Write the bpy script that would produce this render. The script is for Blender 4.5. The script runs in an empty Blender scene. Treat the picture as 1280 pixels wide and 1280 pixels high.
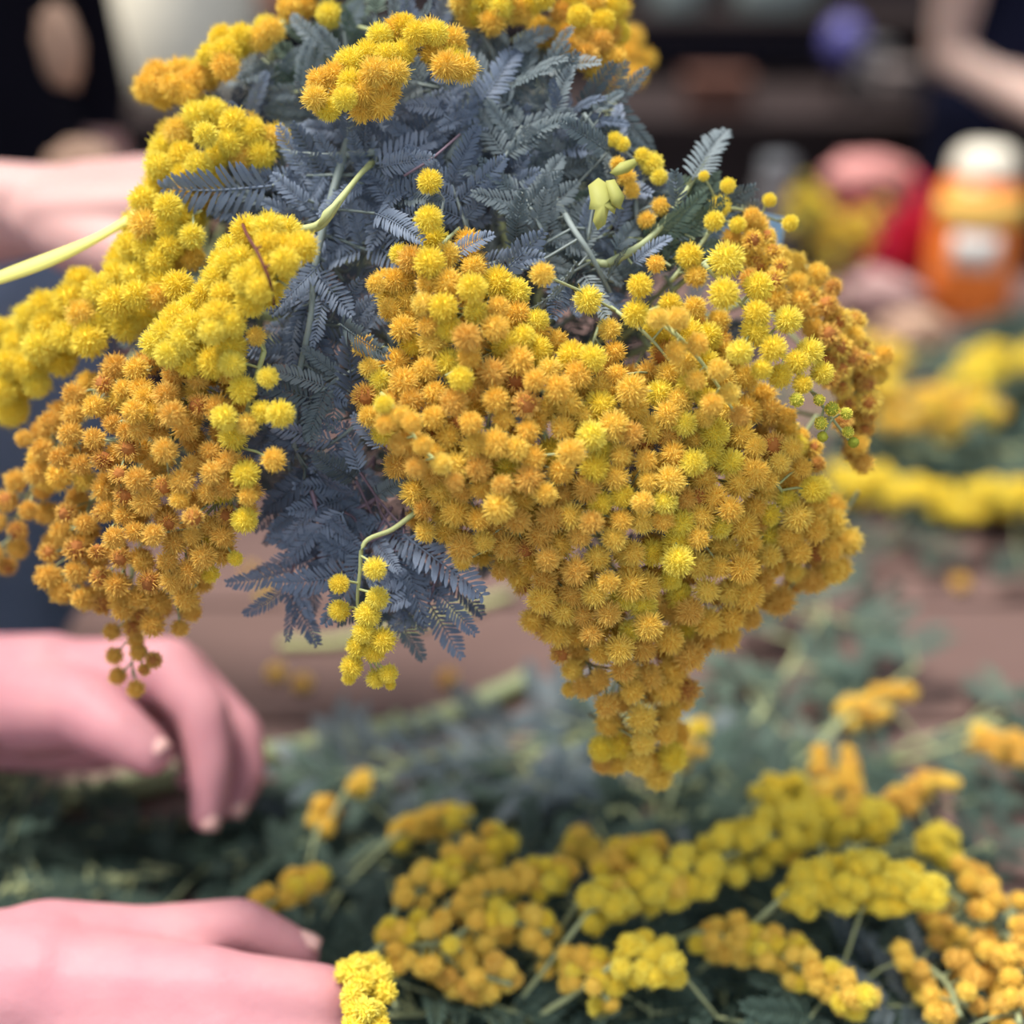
import bpy, bmesh, math, random
import numpy as np
from mathutils import Vector, Matrix, Quaternion
from mathutils.kdtree import KDTree

SC = bpy.context.scene
COL = SC.collection
random.seed(7); RNG = np.random.default_rng(7)

# ------------------------------------------------------------------ camera
F = 1700.0                                   # focal length in pixels of a 1280 px frame
PITCH = math.radians(25.0)
CAM = Vector((0, 0, 1.27))
FWD = Vector((0, math.cos(PITCH), -math.sin(PITCH)))
UP = Vector((0, math.sin(PITCH), math.cos(PITCH)))
RIGHT = Vector((1, 0, 0))
cd = bpy.data.cameras.new('camera'); cam = bpy.data.objects.new('camera', cd); COL.objects.link(cam)
cam.location = CAM; cam.rotation_euler = (math.pi/2 - PITCH, 0, 0)
cd.sensor_width = 36.0; cd.lens = 36.0*F/1280.0
cd.clip_start = 0.01; cd.clip_end = 60
cd.dof.use_dof = True; cd.dof.focus_distance = 0.438; cd.dof.aperture_fstop = 2.9
SC.camera = cam
# ------------------------------------------------------------------ sky, sun, exposure
w = bpy.data.worlds.new('sky'); SC.world = w; w.use_nodes = True
bg = w.node_tree.nodes['Background']; bg.inputs[0].default_value = (0.80, 0.88, 1.0, 1); bg.inputs[1].default_value = 0.70
sd = bpy.data.lights.new('sun', 'SUN'); sd.energy = 4.0; sd.angle = math.radians(18); sd.color = (1.0, 0.95, 0.88)
sun = bpy.data.objects.new('sun', sd); COL.objects.link(sun)
sun.rotation_euler = Vector((0.32, -0.04, -1.0)).to_track_quat('-Z', 'Y').to_euler()
vs = SC.view_settings; vs.view_transform = 'Standard'; vs.look = 'None'; vs.gamma = 1.0; vs.exposure = 0.55
vs.use_curve_mapping = False

TABLE_Z = 0.85
def P(px, py, d):
    return CAM + FWD*d + RIGHT*((px-640)/F*d) + UP*((640-py)/F*d)
def T(px, py, h=0.0):                        # where the ray of a pixel meets the plane h above the table
    v = FWD + RIGHT*((px-640)/F) + UP*((640-py)/F)
    return CAM + v*((TABLE_Z+h-CAM.z)/v.z)

# ------------------------------------------------------------------ materials
def srgb(r, g, b):
    f = lambda c: (c/255/12.92) if c/255 <= 0.04045 else ((c/255+0.055)/1.055)**2.4
    return (f(r), f(g), f(b), 1)
MATS = {}
def mat(name, cols, rough=0.75, trans=0.0, noise=None, bump=0.0, bscale=200, sss=0.0, spec=0.3, per_object=True, stretch=None):
    """cols: two or three sRGB colours mixed by each object's random number and a noise"""
    m = bpy.data.materials.new(name); m.use_nodes = True; MATS[name] = m
    nt = m.node_tree; N = nt.nodes; L = nt.links
    b = N['Principled BSDF']; out = N['Material Output']
    b.inputs['Roughness'].default_value = rough
    b.inputs['Specular IOR Level'].default_value = spec
    ramp = N.new('ShaderNodeValToRGB'); e = ramp.color_ramp.elements
    e[0].color = srgb(*cols[0]); e[1].color = srgb(*cols[-1])
    if len(cols) == 3:
        x = ramp.color_ramp.elements.new(0.5); x.color = srgb(*cols[1])
    tc = N.new('ShaderNodeTexCoord'); coord = tc.outputs['Object']
    if stretch:
        mp = N.new('ShaderNodeMapping'); mp.inputs['Scale'].default_value = stretch
        L.new(coord, mp.inputs[0]); coord = mp.outputs[0]
    nz = N.new('ShaderNodeTexNoise'); nz.inputs['Scale'].default_value = noise or 60
    nz.inputs['Detail'].default_value = 5
    L.new(coord, nz.inputs['Vector'])
    oi = N.new('ShaderNodeObjectInfo')
    mx = N.new('ShaderNodeMix'); mx.data_type = 'FLOAT'
    mx.inputs[0].default_value = 0.35 if per_object else 1.0
    L.new(oi.outputs['Random'], mx.inputs[2]); L.new(nz.outputs[0], mx.inputs[3])
    L.new(mx.outputs[0], ramp.inputs[0])
    L.new(ramp.outputs[0], b.inputs['Base Color'])
    if sss:
        b.inputs['Subsurface Weight'].default_value = sss
        b.inputs['Subsurface Radius'].default_value = (1.0, 0.35, 0.25)
        b.inputs['Subsurface Scale'].default_value = 0.006
    if bump:
        n2 = N.new('ShaderNodeTexNoise'); n2.inputs['Scale'].default_value = bscale; L.new(coord, n2.inputs['Vector'])
        bp = N.new('ShaderNodeBump'); bp.inputs['Strength'].default_value = bump; bp.inputs['Distance'].default_value = 0.002
        L.new(n2.outputs[0], bp.inputs['Height']); L.new(bp.outputs[0], b.inputs['Normal'])
    if trans:
        t = N.new('ShaderNodeBsdfTranslucent'); L.new(ramp.outputs[0], t.inputs[0])
        ms = N.new('ShaderNodeMixShader'); ms.inputs[0].default_value = trans
        L.new(b.outputs[0], ms.inputs[1]); L.new(t.outputs[0], ms.inputs[2]); L.new(ms.outputs[0], out.inputs[0])
    return m
mat('bloom_fresh', [(255, 234, 92), (255, 240, 104), (255, 244, 124)], 0.9, 0.30, 300)
mat('bloom_gold', [(255, 220, 104), (255, 228, 112), (255, 236, 124)], 0.9, 0.30, 300)
mat('bloom_ochre', [(240, 200, 100), (246, 210, 106), (252, 222, 116)], 0.9, 0.30, 300)
mat('bloom_rust', [(226, 180, 92), (236, 194, 98), (244, 206, 104)], 0.9, 0.25, 300)
mat('core_fresh', [(255, 220, 66), (255, 228, 82)], 0.9, 0.15, 300)
mat('core_gold', [(248, 206, 92), (255, 220, 104)], 0.9, 0.15, 300)
mat('core_ochre', [(224, 176, 84), (240, 200, 98)], 0.9, 0.15, 300)
mat('core_brown', [(140, 86, 42), (180, 116, 54)], 0.9, 0.0, 400)
mat('bud_green', [(150, 160, 50), (190, 185, 60)], 0.8, 0.1, 400)
mat('frond_blue', [(80, 92, 110), (108, 121, 140), (154, 166, 186)], 0.6, 0.15, 80)
mat('frond_grey', [(74, 87, 92), (98, 111, 116), (136, 146, 149)], 0.6, 0.15, 80)
mat('frond_green', [(70, 88, 80), (84, 103, 90), (104, 121, 104)], 0.6, 0.15, 80)
mat('frond_dark', [(50, 64, 60), (64, 82, 72), (84, 104, 92)], 0.65, 0.12, 60)
mat('stem_green', [(150, 160, 120), (172, 178, 130)], 0.6, 0, 60)
mat('stem_grey', [(120, 132, 128), (150, 160, 158)], 0.6, 0, 60)
mat('stem_pale', [(172, 180, 122), (192, 198, 138)], 0.6, 0, 60)
mat('stem_red', [(92, 44, 40), (120, 62, 54)], 0.6, 0, 60)
mat('stem_purple', [(112, 92, 108), (138, 118, 130)], 0.6, 0, 60)
mat('leaf_yellow', [(178, 180, 96), (200, 198, 116)], 0.6, 0.3, 60)
mat('ribbon_yellow', [(246, 240, 130), (252, 248, 160)], 0.5, 0.25, 90)
mat('skin', [(184, 124, 134), (198, 140, 146), (212, 156, 156)], 0.5, 0, 45, bump=0.12, bscale=300, sss=0.15, per_object=False, spec=0.18)
mat('skin_tan', [(186, 142, 138), (200, 156, 150), (208, 166, 158)], 0.5, 0, 25, sss=0.2, per_object=False)
mat('nail', [(244, 190, 180), (248, 200, 190)], 0.3, 0, 50, spec=0.5)
mat('cloth_black', [(16, 16, 24), (24, 24, 34)], 0.95, 0, 90, per_object=False, spec=0.05)
mat('cloth_navy', [(18, 20, 36), (26, 28, 46)], 0.95, 0, 90, per_object=False, spec=0.05)
mat('cloth_slate', [(104, 116, 138), (124, 134, 154)], 0.9, 0, 90, per_object=False, spec=0.1)
mat('cloth_pale', [(196, 204, 216), (214, 220, 228)], 0.9, 0, 90, per_object=False, spec=0.1)
mat('cloth_salmon', [(206, 120, 110), (220, 138, 126)], 0.9, 0, 90, per_object=False, spec=0.1)
mat('hair_dark', [(30, 22, 18), (52, 38, 30)], 0.6, 0, 120, per_object=False, stretch=(1, 1, 0.2))
mat('eye_white', [(230, 228, 222), (240, 238, 234)], 0.2, 0, 30, spec=0.5)
mat('eye_dark', [(40, 28, 20), (60, 40, 28)], 0.2, 0, 30, spec=0.5)
mat('shoe', [(30, 28, 28), (46, 42, 40)], 0.6, 0, 40)
mat('wood_table', [(98, 76, 70), (114, 90, 84), (130, 105, 97)], 0.75, 0, 9, bump=0.25, bscale=24, stretch=(1, 9, 9))
mat('wood_dark', [(38, 28, 28), (56, 42, 40)], 0.8, 0, 9, bump=0.2, bscale=24, stretch=(1, 9, 9))
mat('floor_concrete', [(26, 26, 32), (40, 38, 44)], 0.9, 0, 4, bump=0.1, bscale=40, per_object=False)
mat('wall_dark', [(22, 22, 34), (32, 30, 42)], 0.95, 0, 3, per_object=False, spec=0.1)
mat('plastic_orange', [(255, 134, 50), (255, 146, 64)], 0.35, 0, 5, spec=0.5)
mat('plastic_cream', [(236, 226, 204), (244, 236, 218)], 0.4, 0, 5, spec=0.4)
mat('paper_label', [(250, 204, 90), (254, 218, 120)], 0.6, 0, 20)
mat('paper_white', [(226, 222, 214), (240, 236, 228)], 0.7, 0, 20)
mat('cloth_red', [(186, 28, 62), (206, 40, 76), (222, 70, 96)], 0.8, 0, 14, bump=0.3, bscale=30, per_object=False)
mat('cloth_pink', [(196, 130, 124), (208, 146, 140)], 0.8, 0, 14, bump=0.3, bscale=30, per_object=False)
mat('glaze_blue', [(86, 82, 150), (110, 106, 176)], 0.25, 0, 8, spec=0.5)
mat('stone_grey', [(104, 102, 104), (126, 122, 122)], 0.6, 0, 12)
mat('stone_taupe', [(104, 92, 90), (124, 112, 108)], 0.6, 0, 12)
mat('tub_sage', [(138, 152, 148), (158, 170, 164)], 0.6, 0, 12)
mat('clay_brown', [(96, 62, 52), (116, 78, 64)], 0.8, 0, 12)
mat('card_orange', [(232, 150, 120), (240, 168, 136)], 0.8, 0, 12)
mat('paper_mauve', [(186, 150, 148), (202, 166, 160)], 0.8, 0.1, 12)
mat('paper_tan', [(188, 152, 128), (204, 170, 146)], 0.8, 0.1, 12)
mat('paper_blue', [(150, 196, 226), (206, 226, 238)], 0.6, 0.2, 40, per_object=False)
mat('metal_grey', [(100, 102, 106), (122, 124, 128)], 0.4, 0, 20)
mat('skin_back', [(206, 172, 158), (218, 186, 170)], 0.55, 0, 25, sss=0.1, per_object=False)

# ------------------------------------------------------------------ object helpers
def link(name, data, parent=None, m=None):
    o = bpy.data.objects.new(name, data); COL.objects.link(o)
    if m is not None:
        data.materials.append(MATS[m] if isinstance(m, str) else m)
    if parent is not None: o.parent = parent
    return o
def tag(o, label, cat, group=None, kind=None):
    o['label'] = label; o['category'] = cat
    if group: o['group'] = group
    if kind: o['kind'] = kind
    return o
def thing(name, label, cat, loc, group=None):
    o = bpy.data.objects.new(name, None); COL.objects.link(o)
    o.location = loc; o.empty_display_size = 0.02
    return tag(o, label, cat, group)
def mesh(name, verts, faces, smooth=False):
    me = bpy.data.meshes.new(name); me.from_pydata([tuple(v) for v in verts], [], faces); me.update()
    if smooth: me.shade_smooth()
    return me
def part(name, verts, faces, m, parent, smooth=True, base=None):
    """verts in world space; stored relative to the parent's base"""
    b = Vector(base) if base is not None else Vector((0, 0, 0))
    q = parent
    while base is None and q is not None: b = b+q.location; q = q.parent
    me = mesh(name, [Vector(v)-b for v in verts], faces, smooth)
    return link(name, me, parent, m)

class MB:
    def __init__(s): s.v = []; s.f = []
    def tube(s, pts, radii, n=6, cap=True):
        pts = [Vector(p) for p in pts]
        if not hasattr(radii, '__len__'): radii = [radii]*len(pts)
        o0 = len(s.v); ref = Vector((0.31, 0.2, 0.93)).normalized()
        for i, p in enumerate(pts):
            t = (pts[min(i+1, len(pts)-1)]-pts[max(i-1, 0)])
            t = t.normalized() if t.length > 1e-9 else Vector((0, 0, 1))
            a = t.cross(ref)
            if a.length < 1e-3: a = t.cross(Vector((1, 0, 0)))
            a.normalize(); b = t.cross(a)
            for k in range(n):
                an = 2*math.pi*k/n
                s.v.append(p + (a*math.cos(an)+b*math.sin(an))*radii[i])
        for i in range(len(pts)-1):
            for k in range(n):
                k2 = (k+1) % n
                s.f.append((o0+i*n+k, o0+i*n+k2, o0+(i+1)*n+k2, o0+(i+1)*n+k))
        if cap:
            s.f.append(tuple(o0+k for k in range(n))[::-1])
            s.f.append(tuple(o0+(len(pts)-1)*n+k for k in range(n)))
    def box(s, c, d, rz=0.0):
        o0 = len(s.v); cs, sn = math.cos(rz), math.sin(rz)
        for x in (-.5, .5):
            for y in (-.5, .5):
                for z in (-.5, .5):
                    X, Y = x*d[0], y*d[1]
                    s.v.append(Vector((c[0]+X*cs-Y*sn, c[1]+X*sn+Y*cs, c[2]+z*d[2])))
        for f in ((0, 1, 3, 2), (4, 6, 7, 5), (0, 4, 5, 1), (2, 3, 7, 6), (0, 2, 6, 4), (1, 5, 7, 3)):
            s.f.append(tuple(o0+i for i in f))
    def lathe(s, c, prof, n=28, sx=1.0, sy=1.0, rz=0.0):
        o0 = len(s.v); cs, sn = math.cos(rz), math.sin(rz)
        for r, z in prof:
            for k in range(n):
                a = 2*math.pi*k/n; X = r*math.cos(a)*sx; Y = r*math.sin(a)*sy
                s.v.append(Vector((c[0]+X*cs-Y*sn, c[1]+X*sn+Y*cs, c[2]+z)))
        for i in range(len(prof)-1):
            for k in range(n):
                k2 = (k+1) % n
                s.f.append((o0+i*n+k, o0+i*n+k2, o0+(i+1)*n+k2, o0+(i+1)*n+k))
        s.f.append(tuple(o0+k for k in range(n))[::-1])
        s.f.append(tuple(o0+(len(prof)-1)*n+k for k in range(n)))
    def out(s, name, m, parent=None, smooth=True, bevel=0.0):
        o = part(name, s.v, s.f, m, parent, smooth)
        if bevel:
            md = o.modifiers.new('bevel', 'BEVEL'); md.width = bevel; md.segments = 2
        return o

def spline(pts, n=8):
    """Catmull-Rom through points"""
    pts = [Vector(p) for p in pts]
    if len(pts) < 3:
        return [pts[0].lerp(pts[-1], i/n) for i in range(n+1)]
    q = [pts[0]*2-pts[1]] + pts + [pts[-1]*2-pts[-2]]; out = []
    for i in range(1, len(q)-2):
        a, b, c, d = q[i-1], q[i], q[i+1], q[i+2]
        for k in range(n):
            t = k/n
            out.append(0.5*((2*b)+(c-a)*t+(2*a-5*b+4*c-d)*t*t+(3*b-a-3*c+d)*t**3))
    out.append(pts[-1]); return out

# ------------------------------------------------------------------ shared blossoms and fronds
def fib(n):
    i = np.arange(n)+0.5; ph = np.arccos(1-2*i/n); th = math.pi*(1+5**0.5)*i
    return np.stack([np.cos(th)*np.sin(ph), np.sin(th)*np.sin(ph), np.cos(ph)], 1)
def puff(name, nf, m_fil, m_core, core=0.66, wid=0.055, seed=0, bald=None, ragged=0.12, tuft=0.0):
    """unit radius pompom: a core and nf stamen filaments; +Z is its face"""
    r = np.random.default_rng(seed)
    bm = bmesh.new(); bmesh.ops.create_icosphere(bm, subdivisions=2, radius=core)
    V = [v.co.copy() for v in bm.verts]; Fc = [tuple(v.index for v in f.verts) for f in bm.faces]; bm.free()
    V = [v*(1+0.06*math.sin(9*v.x+seed)*math.cos(8*v.y+7*v.z)) for v in V]
    ncore = len(Fc)
    lobes = fib(11); lobes = lobes[r.permutation(11)]
    for d in fib(nf):
        d = d + r.normal(0, 0.10, 3); d /= np.linalg.norm(d)
        if bald and d[2] > bald: continue
        lob = np.max(lobes @ d)
        ln = 1.0 + r.normal(0, ragged*0.6) - tuft*(1-lob)*1.6
        d = Vector(d); tip_d = (d+Vector(r.normal(0, 0.10, 3))).normalized()
        a = d.orthogonal().normalized(); b = d.cross(a); rot = r.random()*6.28
        i0 = len(V)
        for k in range(3):
            an = rot+k*2.094
            V.append(d*(core*0.9)+(a*math.cos(an)+b*math.sin(an))*wid)
        for k in range(3):
            an = rot+k*2.094
            V.append(tip_d*ln+(a*math.cos(an)+b*math.sin(an))*wid*0.45)
        for k in range(3):
            k2 = (k+1) % 3
            Fc.append((i0+k, i0+k2, i0+3+k2, i0+3+k))
        Fc.append((i0+3, i0+4, i0+5))
    me = mesh(name, V, Fc)
    me.materials.append(MATS[m_core]); me.materials.append(MATS[m_fil])
    idx = np.ones(len(Fc), dtype=np.int32); idx[:ncore] = 0
    me.polygons.foreach_set('material_index', idx)
    return me
PUFF = {
 'fresh': [puff('fresh_pompom', 640, 'bloom_fresh', 'core_fresh', seed=s, wid=0.036, ragged=0.16) for s in (1, 2, 3)],
 'gold': [puff('gold_pompom', 620, 'bloom_gold', 'core_gold', seed=s, ragged=0.22, tuft=0.32, core=0.62, wid=0.036) for s in (4, 5, 6)],
 'ochre': [puff('ochre_pompom', 600, 'bloom_ochre', 'core_ochre', seed=s, ragged=0.24, tuft=0.38, core=0.60, wid=0.036) for s in (7, 8, 9)],
 'rust': [puff('rust_pompom', 300, 'bloom_rust', 'core_brown', seed=s, bald=0.80, ragged=0.2, tuft=0.2, core=0.7) for s in (10, 11)],
 'spent': [puff('spent_pompom', 300, 'bloom_gold', 'core_brown', seed=s, bald=0.86, ragged=0.2, tuft=0.2, core=0.68) for s in (12, 13)],
 'bud': [puff('bud_pompom', 120, 'bloom_fresh', 'bud_green', seed=s, core=0.86, wid=0.09, ragged=0.08) for s in (14,)],
 'green': [puff('green_bud', 60, 'bud_green', 'bud_green', seed=15, core=0.9, wid=0.1, ragged=0.05)],
 'far_fresh': [puff('far_fresh_pompom', 220, 'bloom_fresh', 'core_fresh', seed=s, core=0.72, wid=0.09) for s in (16, 17)],
 'far_gold': [puff('far_gold_pompom', 220, 'bloom_gold', 'core_gold', seed=s, core=0.70, wid=0.08, tuft=0.2) for s in (18, 19)],
 'far_ochre': [puff('far_ochre_pompom', 220, 'bloom_ochre', 'core_ochre', seed=s, core=0.70, wid=0.08, tuft=0.2) for s in (20, 21)],
}
def frond_mesh(name, m, pairs=17, curl=0.25, seed=0, ll=0.23, lw=0.042, ang=62, droop=0.0):
    """unit length feather leaf (one pinna) along +X, face +Z"""
    r = random.Random(seed); V = []; Fc = []
    def spine(t):
        return Vector((t-0.06*curl*t*t, 0.10*math.sin(t*2.2+seed)*0.5*t, curl*0.35*math.sin(t*1.9)-droop*t*t))
    n = 9; mb = MB(); mb.tube([spine(i/n) for i in range(n+1)], [0.014*(1-0.65*i/n) for i in range(n+1)], 4)
    V += mb.v; Fc += mb.f
    for i in range(pairs):
        t = 0.06+0.93*i/(pairs-1); p = spine(t)
        ln = ll*(0.55+0.45*math.sin(math.pi*min(1, 0.22+t*0.78)**0.9))*r.uniform(0.88, 1.08)
        if i > pairs-3: ln *= 0.7
        for sgn in (-1, 1):
            a = math.radians(ang-18*t+r.uniform(-7, 7)); up = 0.22+r.uniform(-0.12, 0.16)
            d = Vector((math.cos(a), sgn*math.sin(a), up)).normalized()
            e = Vector((-math.sin(a), sgn*math.cos(a), 0)); q = d.cross(e).normalized()
            i0 = len(V); wv = lw*r.uniform(0.9, 1.15)
            for (u, wd, dz) in ((0, 0.35, 0), (0.4, 1.0, 0.012), (0.82, 0.85, 0.0), (1.0, 0.15, -0.02)):
                c = p+d*ln*u+Vector((0, 0, dz))
                V.append(c-e*wv*0.5*wd); V.append(c+e*wv*0.5*wd)
            for k in range(3):
                Fc.append((i0+2*k, i0+2*k+1, i0+2*k+3, i0+2*k+2))
    me = mesh(name, V, Fc, True); me.materials.append(MATS[m]); return me
FROND = {}
for key, m in (('blue', 'frond_blue'), ('grey', 'frond_grey'), ('green', 'frond_green'), ('dark', 'frond_dark')):
    FROND[key] = [frond_mesh('frond_'+key, m, pairs=pr, curl=c, seed=s, lw=lw, ll=l2)
                  for s, (pr, c, lw, l2) in enumerate(((18, 0.3, 0.040, 0.23), (16, 0.1, 0.044, 0.25), (20, 0.5, 0.038, 0.22), (14, -0.2, 0.05, 0.27)))]
FROND['broad'] = [frond_mesh('frond_broad', 'frond_dark', pairs=11, curl=c, seed=30+i, lw=0.075, ll=0.27) for i, c in enumerate((0.3, 0.0, -0.25))]
FROND['broadgreen'] = [frond_mesh('frond_broad_green', 'frond_green', pairs=11, curl=c, seed=33+i, lw=0.075, ll=0.27) for i, c in enumerate((0.3, 0.0, -0.25))]

BLOOMS = []                                  # (centre, radius) of every flower head, to keep leaves out of them
KEEP = []                                    # solid limbs (a, ra, b, rb) that leaves and stalks keep out of
FR_V = {}
def frond_pts(me):
    if me.name not in FR_V:
        a = np.empty(len(me.vertices)*3); me.vertices.foreach_get('co', a); FR_V[me.name] = a.reshape(-1, 3)[::3]
    return FR_V[me.name]
def clear_keep(X, gap=0.0015):
    for a, ra, b, rb in KEEP:
        a = np.array(a); d = np.array(b)-a; t = np.clip(((X-a) @ d)/max(1e-12, d @ d), 0, 1)
        if (np.linalg.norm(X-a-t[:, None]*d, axis=1) < ra+(rb-ra)*t+gap).any(): return False
    return True
class Tree:
    def __init__(s, lo=0):
        s.B = BLOOMS[lo:]; s.k = KDTree(max(1, len(s.B)))
        for i, (c, r) in enumerate(s.B): s.k.insert(c, i)
        s.k.balance()
    def settle(s, x, y, d, r_px, steps, f=0.72):
        """the depth near d where a head is clearest of the heads of earlier sprays"""
        best = None
        for st in steps:
            p = P(x, y, d+st); r = r_px*(d+st)/F; m = 0.01
            for c, i, dist in (s.k.find_range(p, r+0.007) if s.B else ()): m = min(m, dist-(r+s.B[i][1])*f)
            if best is None or m > best[0]: best = (m, d+st)
            if m > 0: break
        return best[1]
    def clear(s, X, f=0.8):
        for x in X:
            c, i, d = s.k.find(x)
            if i is not None and d < s.B[i][1]*f: return False
        return True
def put(name, me, root, world, scale, q):
    o = bpy.data.objects.new(name, me); COL.objects.link(o); o.parent = root
    o.matrix_basis = Matrix.LocRotScale(Vector(world)-root.location, q, Vector((scale, scale, scale)) if not hasattr(scale, '__len__') else Vector(scale))
    return o
def rand_q():
    return Quaternion(Vector(RNG.normal(size=3)).normalized(), random.uniform(0, 6.283))
def face_q(n, jit=0.5):
    n = (Vector(n).normalized()+Vector(RNG.normal(size=3))*jit*0.6).normalized()
    return n.to_track_quat('Z', 'Y') @ Quaternion((0, 0, 1), random.uniform(0, 6.283))
def bloom(root, kind, world, r):
    me = random.choice(PUFF[kind])
    toward = CAM-Vector(world); BLOOMS.append((Vector(world), r))
    q = face_q(toward, 0.8) if kind in ('rust', 'spent') else rand_q()
    return put('flower_head', me, root, world, r, q)
def frond_plan(kind, base, tip, normal, wide=1.0):
    base = Vector(base); tip = Vector(tip); x = tip-base; L = x.length; x = x/L
    z = Vector(normal)-x*Vector(normal).dot(x)
    if z.length < 1e-4: z = x.orthogonal()
    z.normalize(); y = z.cross(x); me = random.choice(FROND[kind])
    X = (frond_pts(me)*np.array((L, L*wide, L))) @ np.array((x, y, z))+np.array(base)
    return (me, base, (L, L*wide, L), Matrix((x, y, z)).transposed().to_quaternion()), X
def frond(root, plan): return put('leaf', plan[0], root, plan[1], plan[2], plan[3])

# ------------------------------------------------------------------ the place: floor, back wall, table, bench
mb = MB(); mb.box((0, 1.2, -0.05), (8, 7, 0.1)); o = mb.out('floor', 'floor_concrete', smooth=False); o['kind'] = 'structure'
mb = MB(); mb.box((0, 3.75, 1.5), (8, 0.1, 3.0)); o = mb.out('wall_back', 'wall_dark', smooth=False); o['kind'] = 'structure'
for nm, x in (('added_shade_wall_left', -2.75), ('added_shade_wall_right', 2.75)):  # unseen side walls, added to block sideways sky light and deepen the shade
    mb = MB(); mb.box((x, 1.4, 1.5), (0.1, 4.6, 3.0)); o = mb.out(nm, 'wall_dark', smooth=False); o['kind'] = 'structure'

tbl = thing('work_table', 'brown plank work table strewn with cut wattle', 'table', (0.55, 0.85, 0))
TX0, TX1, TY0, TY1 = -0.275, 1.45, 0.10, 1.56
npl = 11; pw = (TY1-TY0)/npl
for i in range(npl):
    mb = MB(); mb.box(((TX0+TX1)/2, TY0+(i+0.5)*pw, TABLE_Z-0.016+random.uniform(-.0006, .0)), (TX1-TX0, pw-0.005, 0.032))
    mb.out('plank', 'wood_table', tbl, False, 0.002)
for x in (TX0+0.05, TX1-0.05):
    mb = MB(); mb.box((x, (TY0+TY1)/2, TABLE_Z-0.068), (0.04, TY1-TY0-0.06, 0.07)); mb.out('rail', 'wood_dark', tbl, False, 0.002)
    for y in (TY0+0.08, TY1-0.08):
        mb = MB(); mb.box((x, y, (TABLE_Z-0.10)/2), (0.06, 0.06, TABLE_Z-0.10)); mb.out('leg', 'wood_dark', tbl, False, 0.003)

bench = thing('back_bench', 'dark timber bench with a raised shelf against the wall', 'bench', (0.5, 2.75, 0))
BZ = 0.90
mb = MB(); mb.box((0.3, 2.75, BZ-0.02), (3.6, 0.75, 0.04)); mb.out('bench_top', 'wood_dark', bench, False, 0.003)
for i in range(5):
    mb = MB(); mb.box((-1.14+0.72*i, 2.40, 0.43), (0.715, 0.03, 0.86)); mb.out('front_panel', 'wood_dark', bench, False, 0.002)
SZ = 1.025
mb = MB(); mb.box((0.3, 2.96, SZ-0.015), (3.6, 0.30, 0.03)); mb.out('shelf', 'wood_dark', bench, False, 0.003)
for x in (-1.4, -0.3, 0.8, 2.0):
    mb = MB(); mb.box((x, 2.96, (BZ+SZ-0.03)/2), (0.04, 0.28, SZ-0.03-BZ)); mb.out('bracket', 'wood_dark', bench, False, 0.002)

# ------------------------------------------------------------------ the held bouquet
def dep(px, py):
    return 0.437+0.060*((px-600)/600.0)**2+0.038*((py-470)/470.0)**2
G = P(300, 296, 0.650)                        # where the stems are gripped
AX = Vector((0.06, 0.99, 0.08)).normalized()  # the bundle runs away from the camera through the fist
AX1 = AX.cross(Vector((0, 0, 1))).normalized(); AX2 = AX1.cross(AX)
SLOT = sorted(((i+0.5*(j % 2), j*0.866) for i in range(-6, 7) for j in range(-6, 7)), key=lambda p: p[0]**2+p[1]**2)
NS = [0]
def to_grip(mb, start, r, via=(), hub=False):
    """one stem from a spray into its own place in the gripped bundle"""
    p = SLOT[NS[0]]; NS[0] += 1; o = (AX1*p[0]+AX2*p[1])*0.0029; r = min(r, 0.0013)
    mid = [P(620, 470, 0.495)+o*1.6] if hub else []
    pts = spline([start]+list(via)+mid+[G+o*1.15-AX*0.082, G+o-AX*0.060, G+o+AX*0.030, G+o+AX*random.uniform(0.055, 0.075)], 5)
    mb.tube(pts, r, 6)
BG = 'sprays and branches in the held bouquet'

def inside(poly, x, y):
    c = False; n = len(poly); j = n-1
    for i in range(n):
        xi, yi = poly[i]; xj, yj = poly[j]
        if (yi > y) != (yj > y) and x < (xj-xi)*(y-yi)/(yj-yi)+xi: c = not c
        j = i
    return c
def edge_dist(poly, x, y):
    best = 1e9; n = len(poly)
    for i in range(n):
        ax, ay = poly[i]; bx, by = poly[(i+1) % n]
        dx, dy = bx-ax, by-ay; t = max(0, min(1, ((x-ax)*dx+(y-ay)*dy)/(dx*dx+dy*dy+1e-9)))
        best = min(best, math.hypot(x-ax-t*dx, y-ay-t*dy))
    return best
def poisson(poly, sp, margin=6, tries=9000):
    xs = [p[0] for p in poly]; ys = [p[1] for p in poly]; pts = []; cell = {}
    for _ in range(tries):
        x = random.uniform(min(xs), max(xs)); y = random.uniform(min(ys), max(ys))
        if not inside(poly, x, y) or edge_dist(poly, x, y) < margin: continue
        gx, gy = int(x//sp), int(y//sp); ok = True
        for i in (-1, 0, 1):
            for j in (-1, 0, 1):
                for q in cell.get((gx+i, gy+j), ()):
                    if (q[0]-x)**2+(q[1]-y)**2 < sp*sp: ok = False
        if ok: pts.append((x, y)); cell.setdefault((gx, gy), []).append((x, y))
    return pts
def kmeans(X, k, it=12):
    k = max(1, min(k, len(X))); C = X[RNG.choice(len(X), k, replace=False)]
    for _ in range(it):
        lab = np.argmin(((X[:, None]-C[None])**2).sum(2), 1)
        for j in range(k):
            if (lab == j).any(): C[j] = X[lab == j].mean(0)
    return lab
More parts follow.
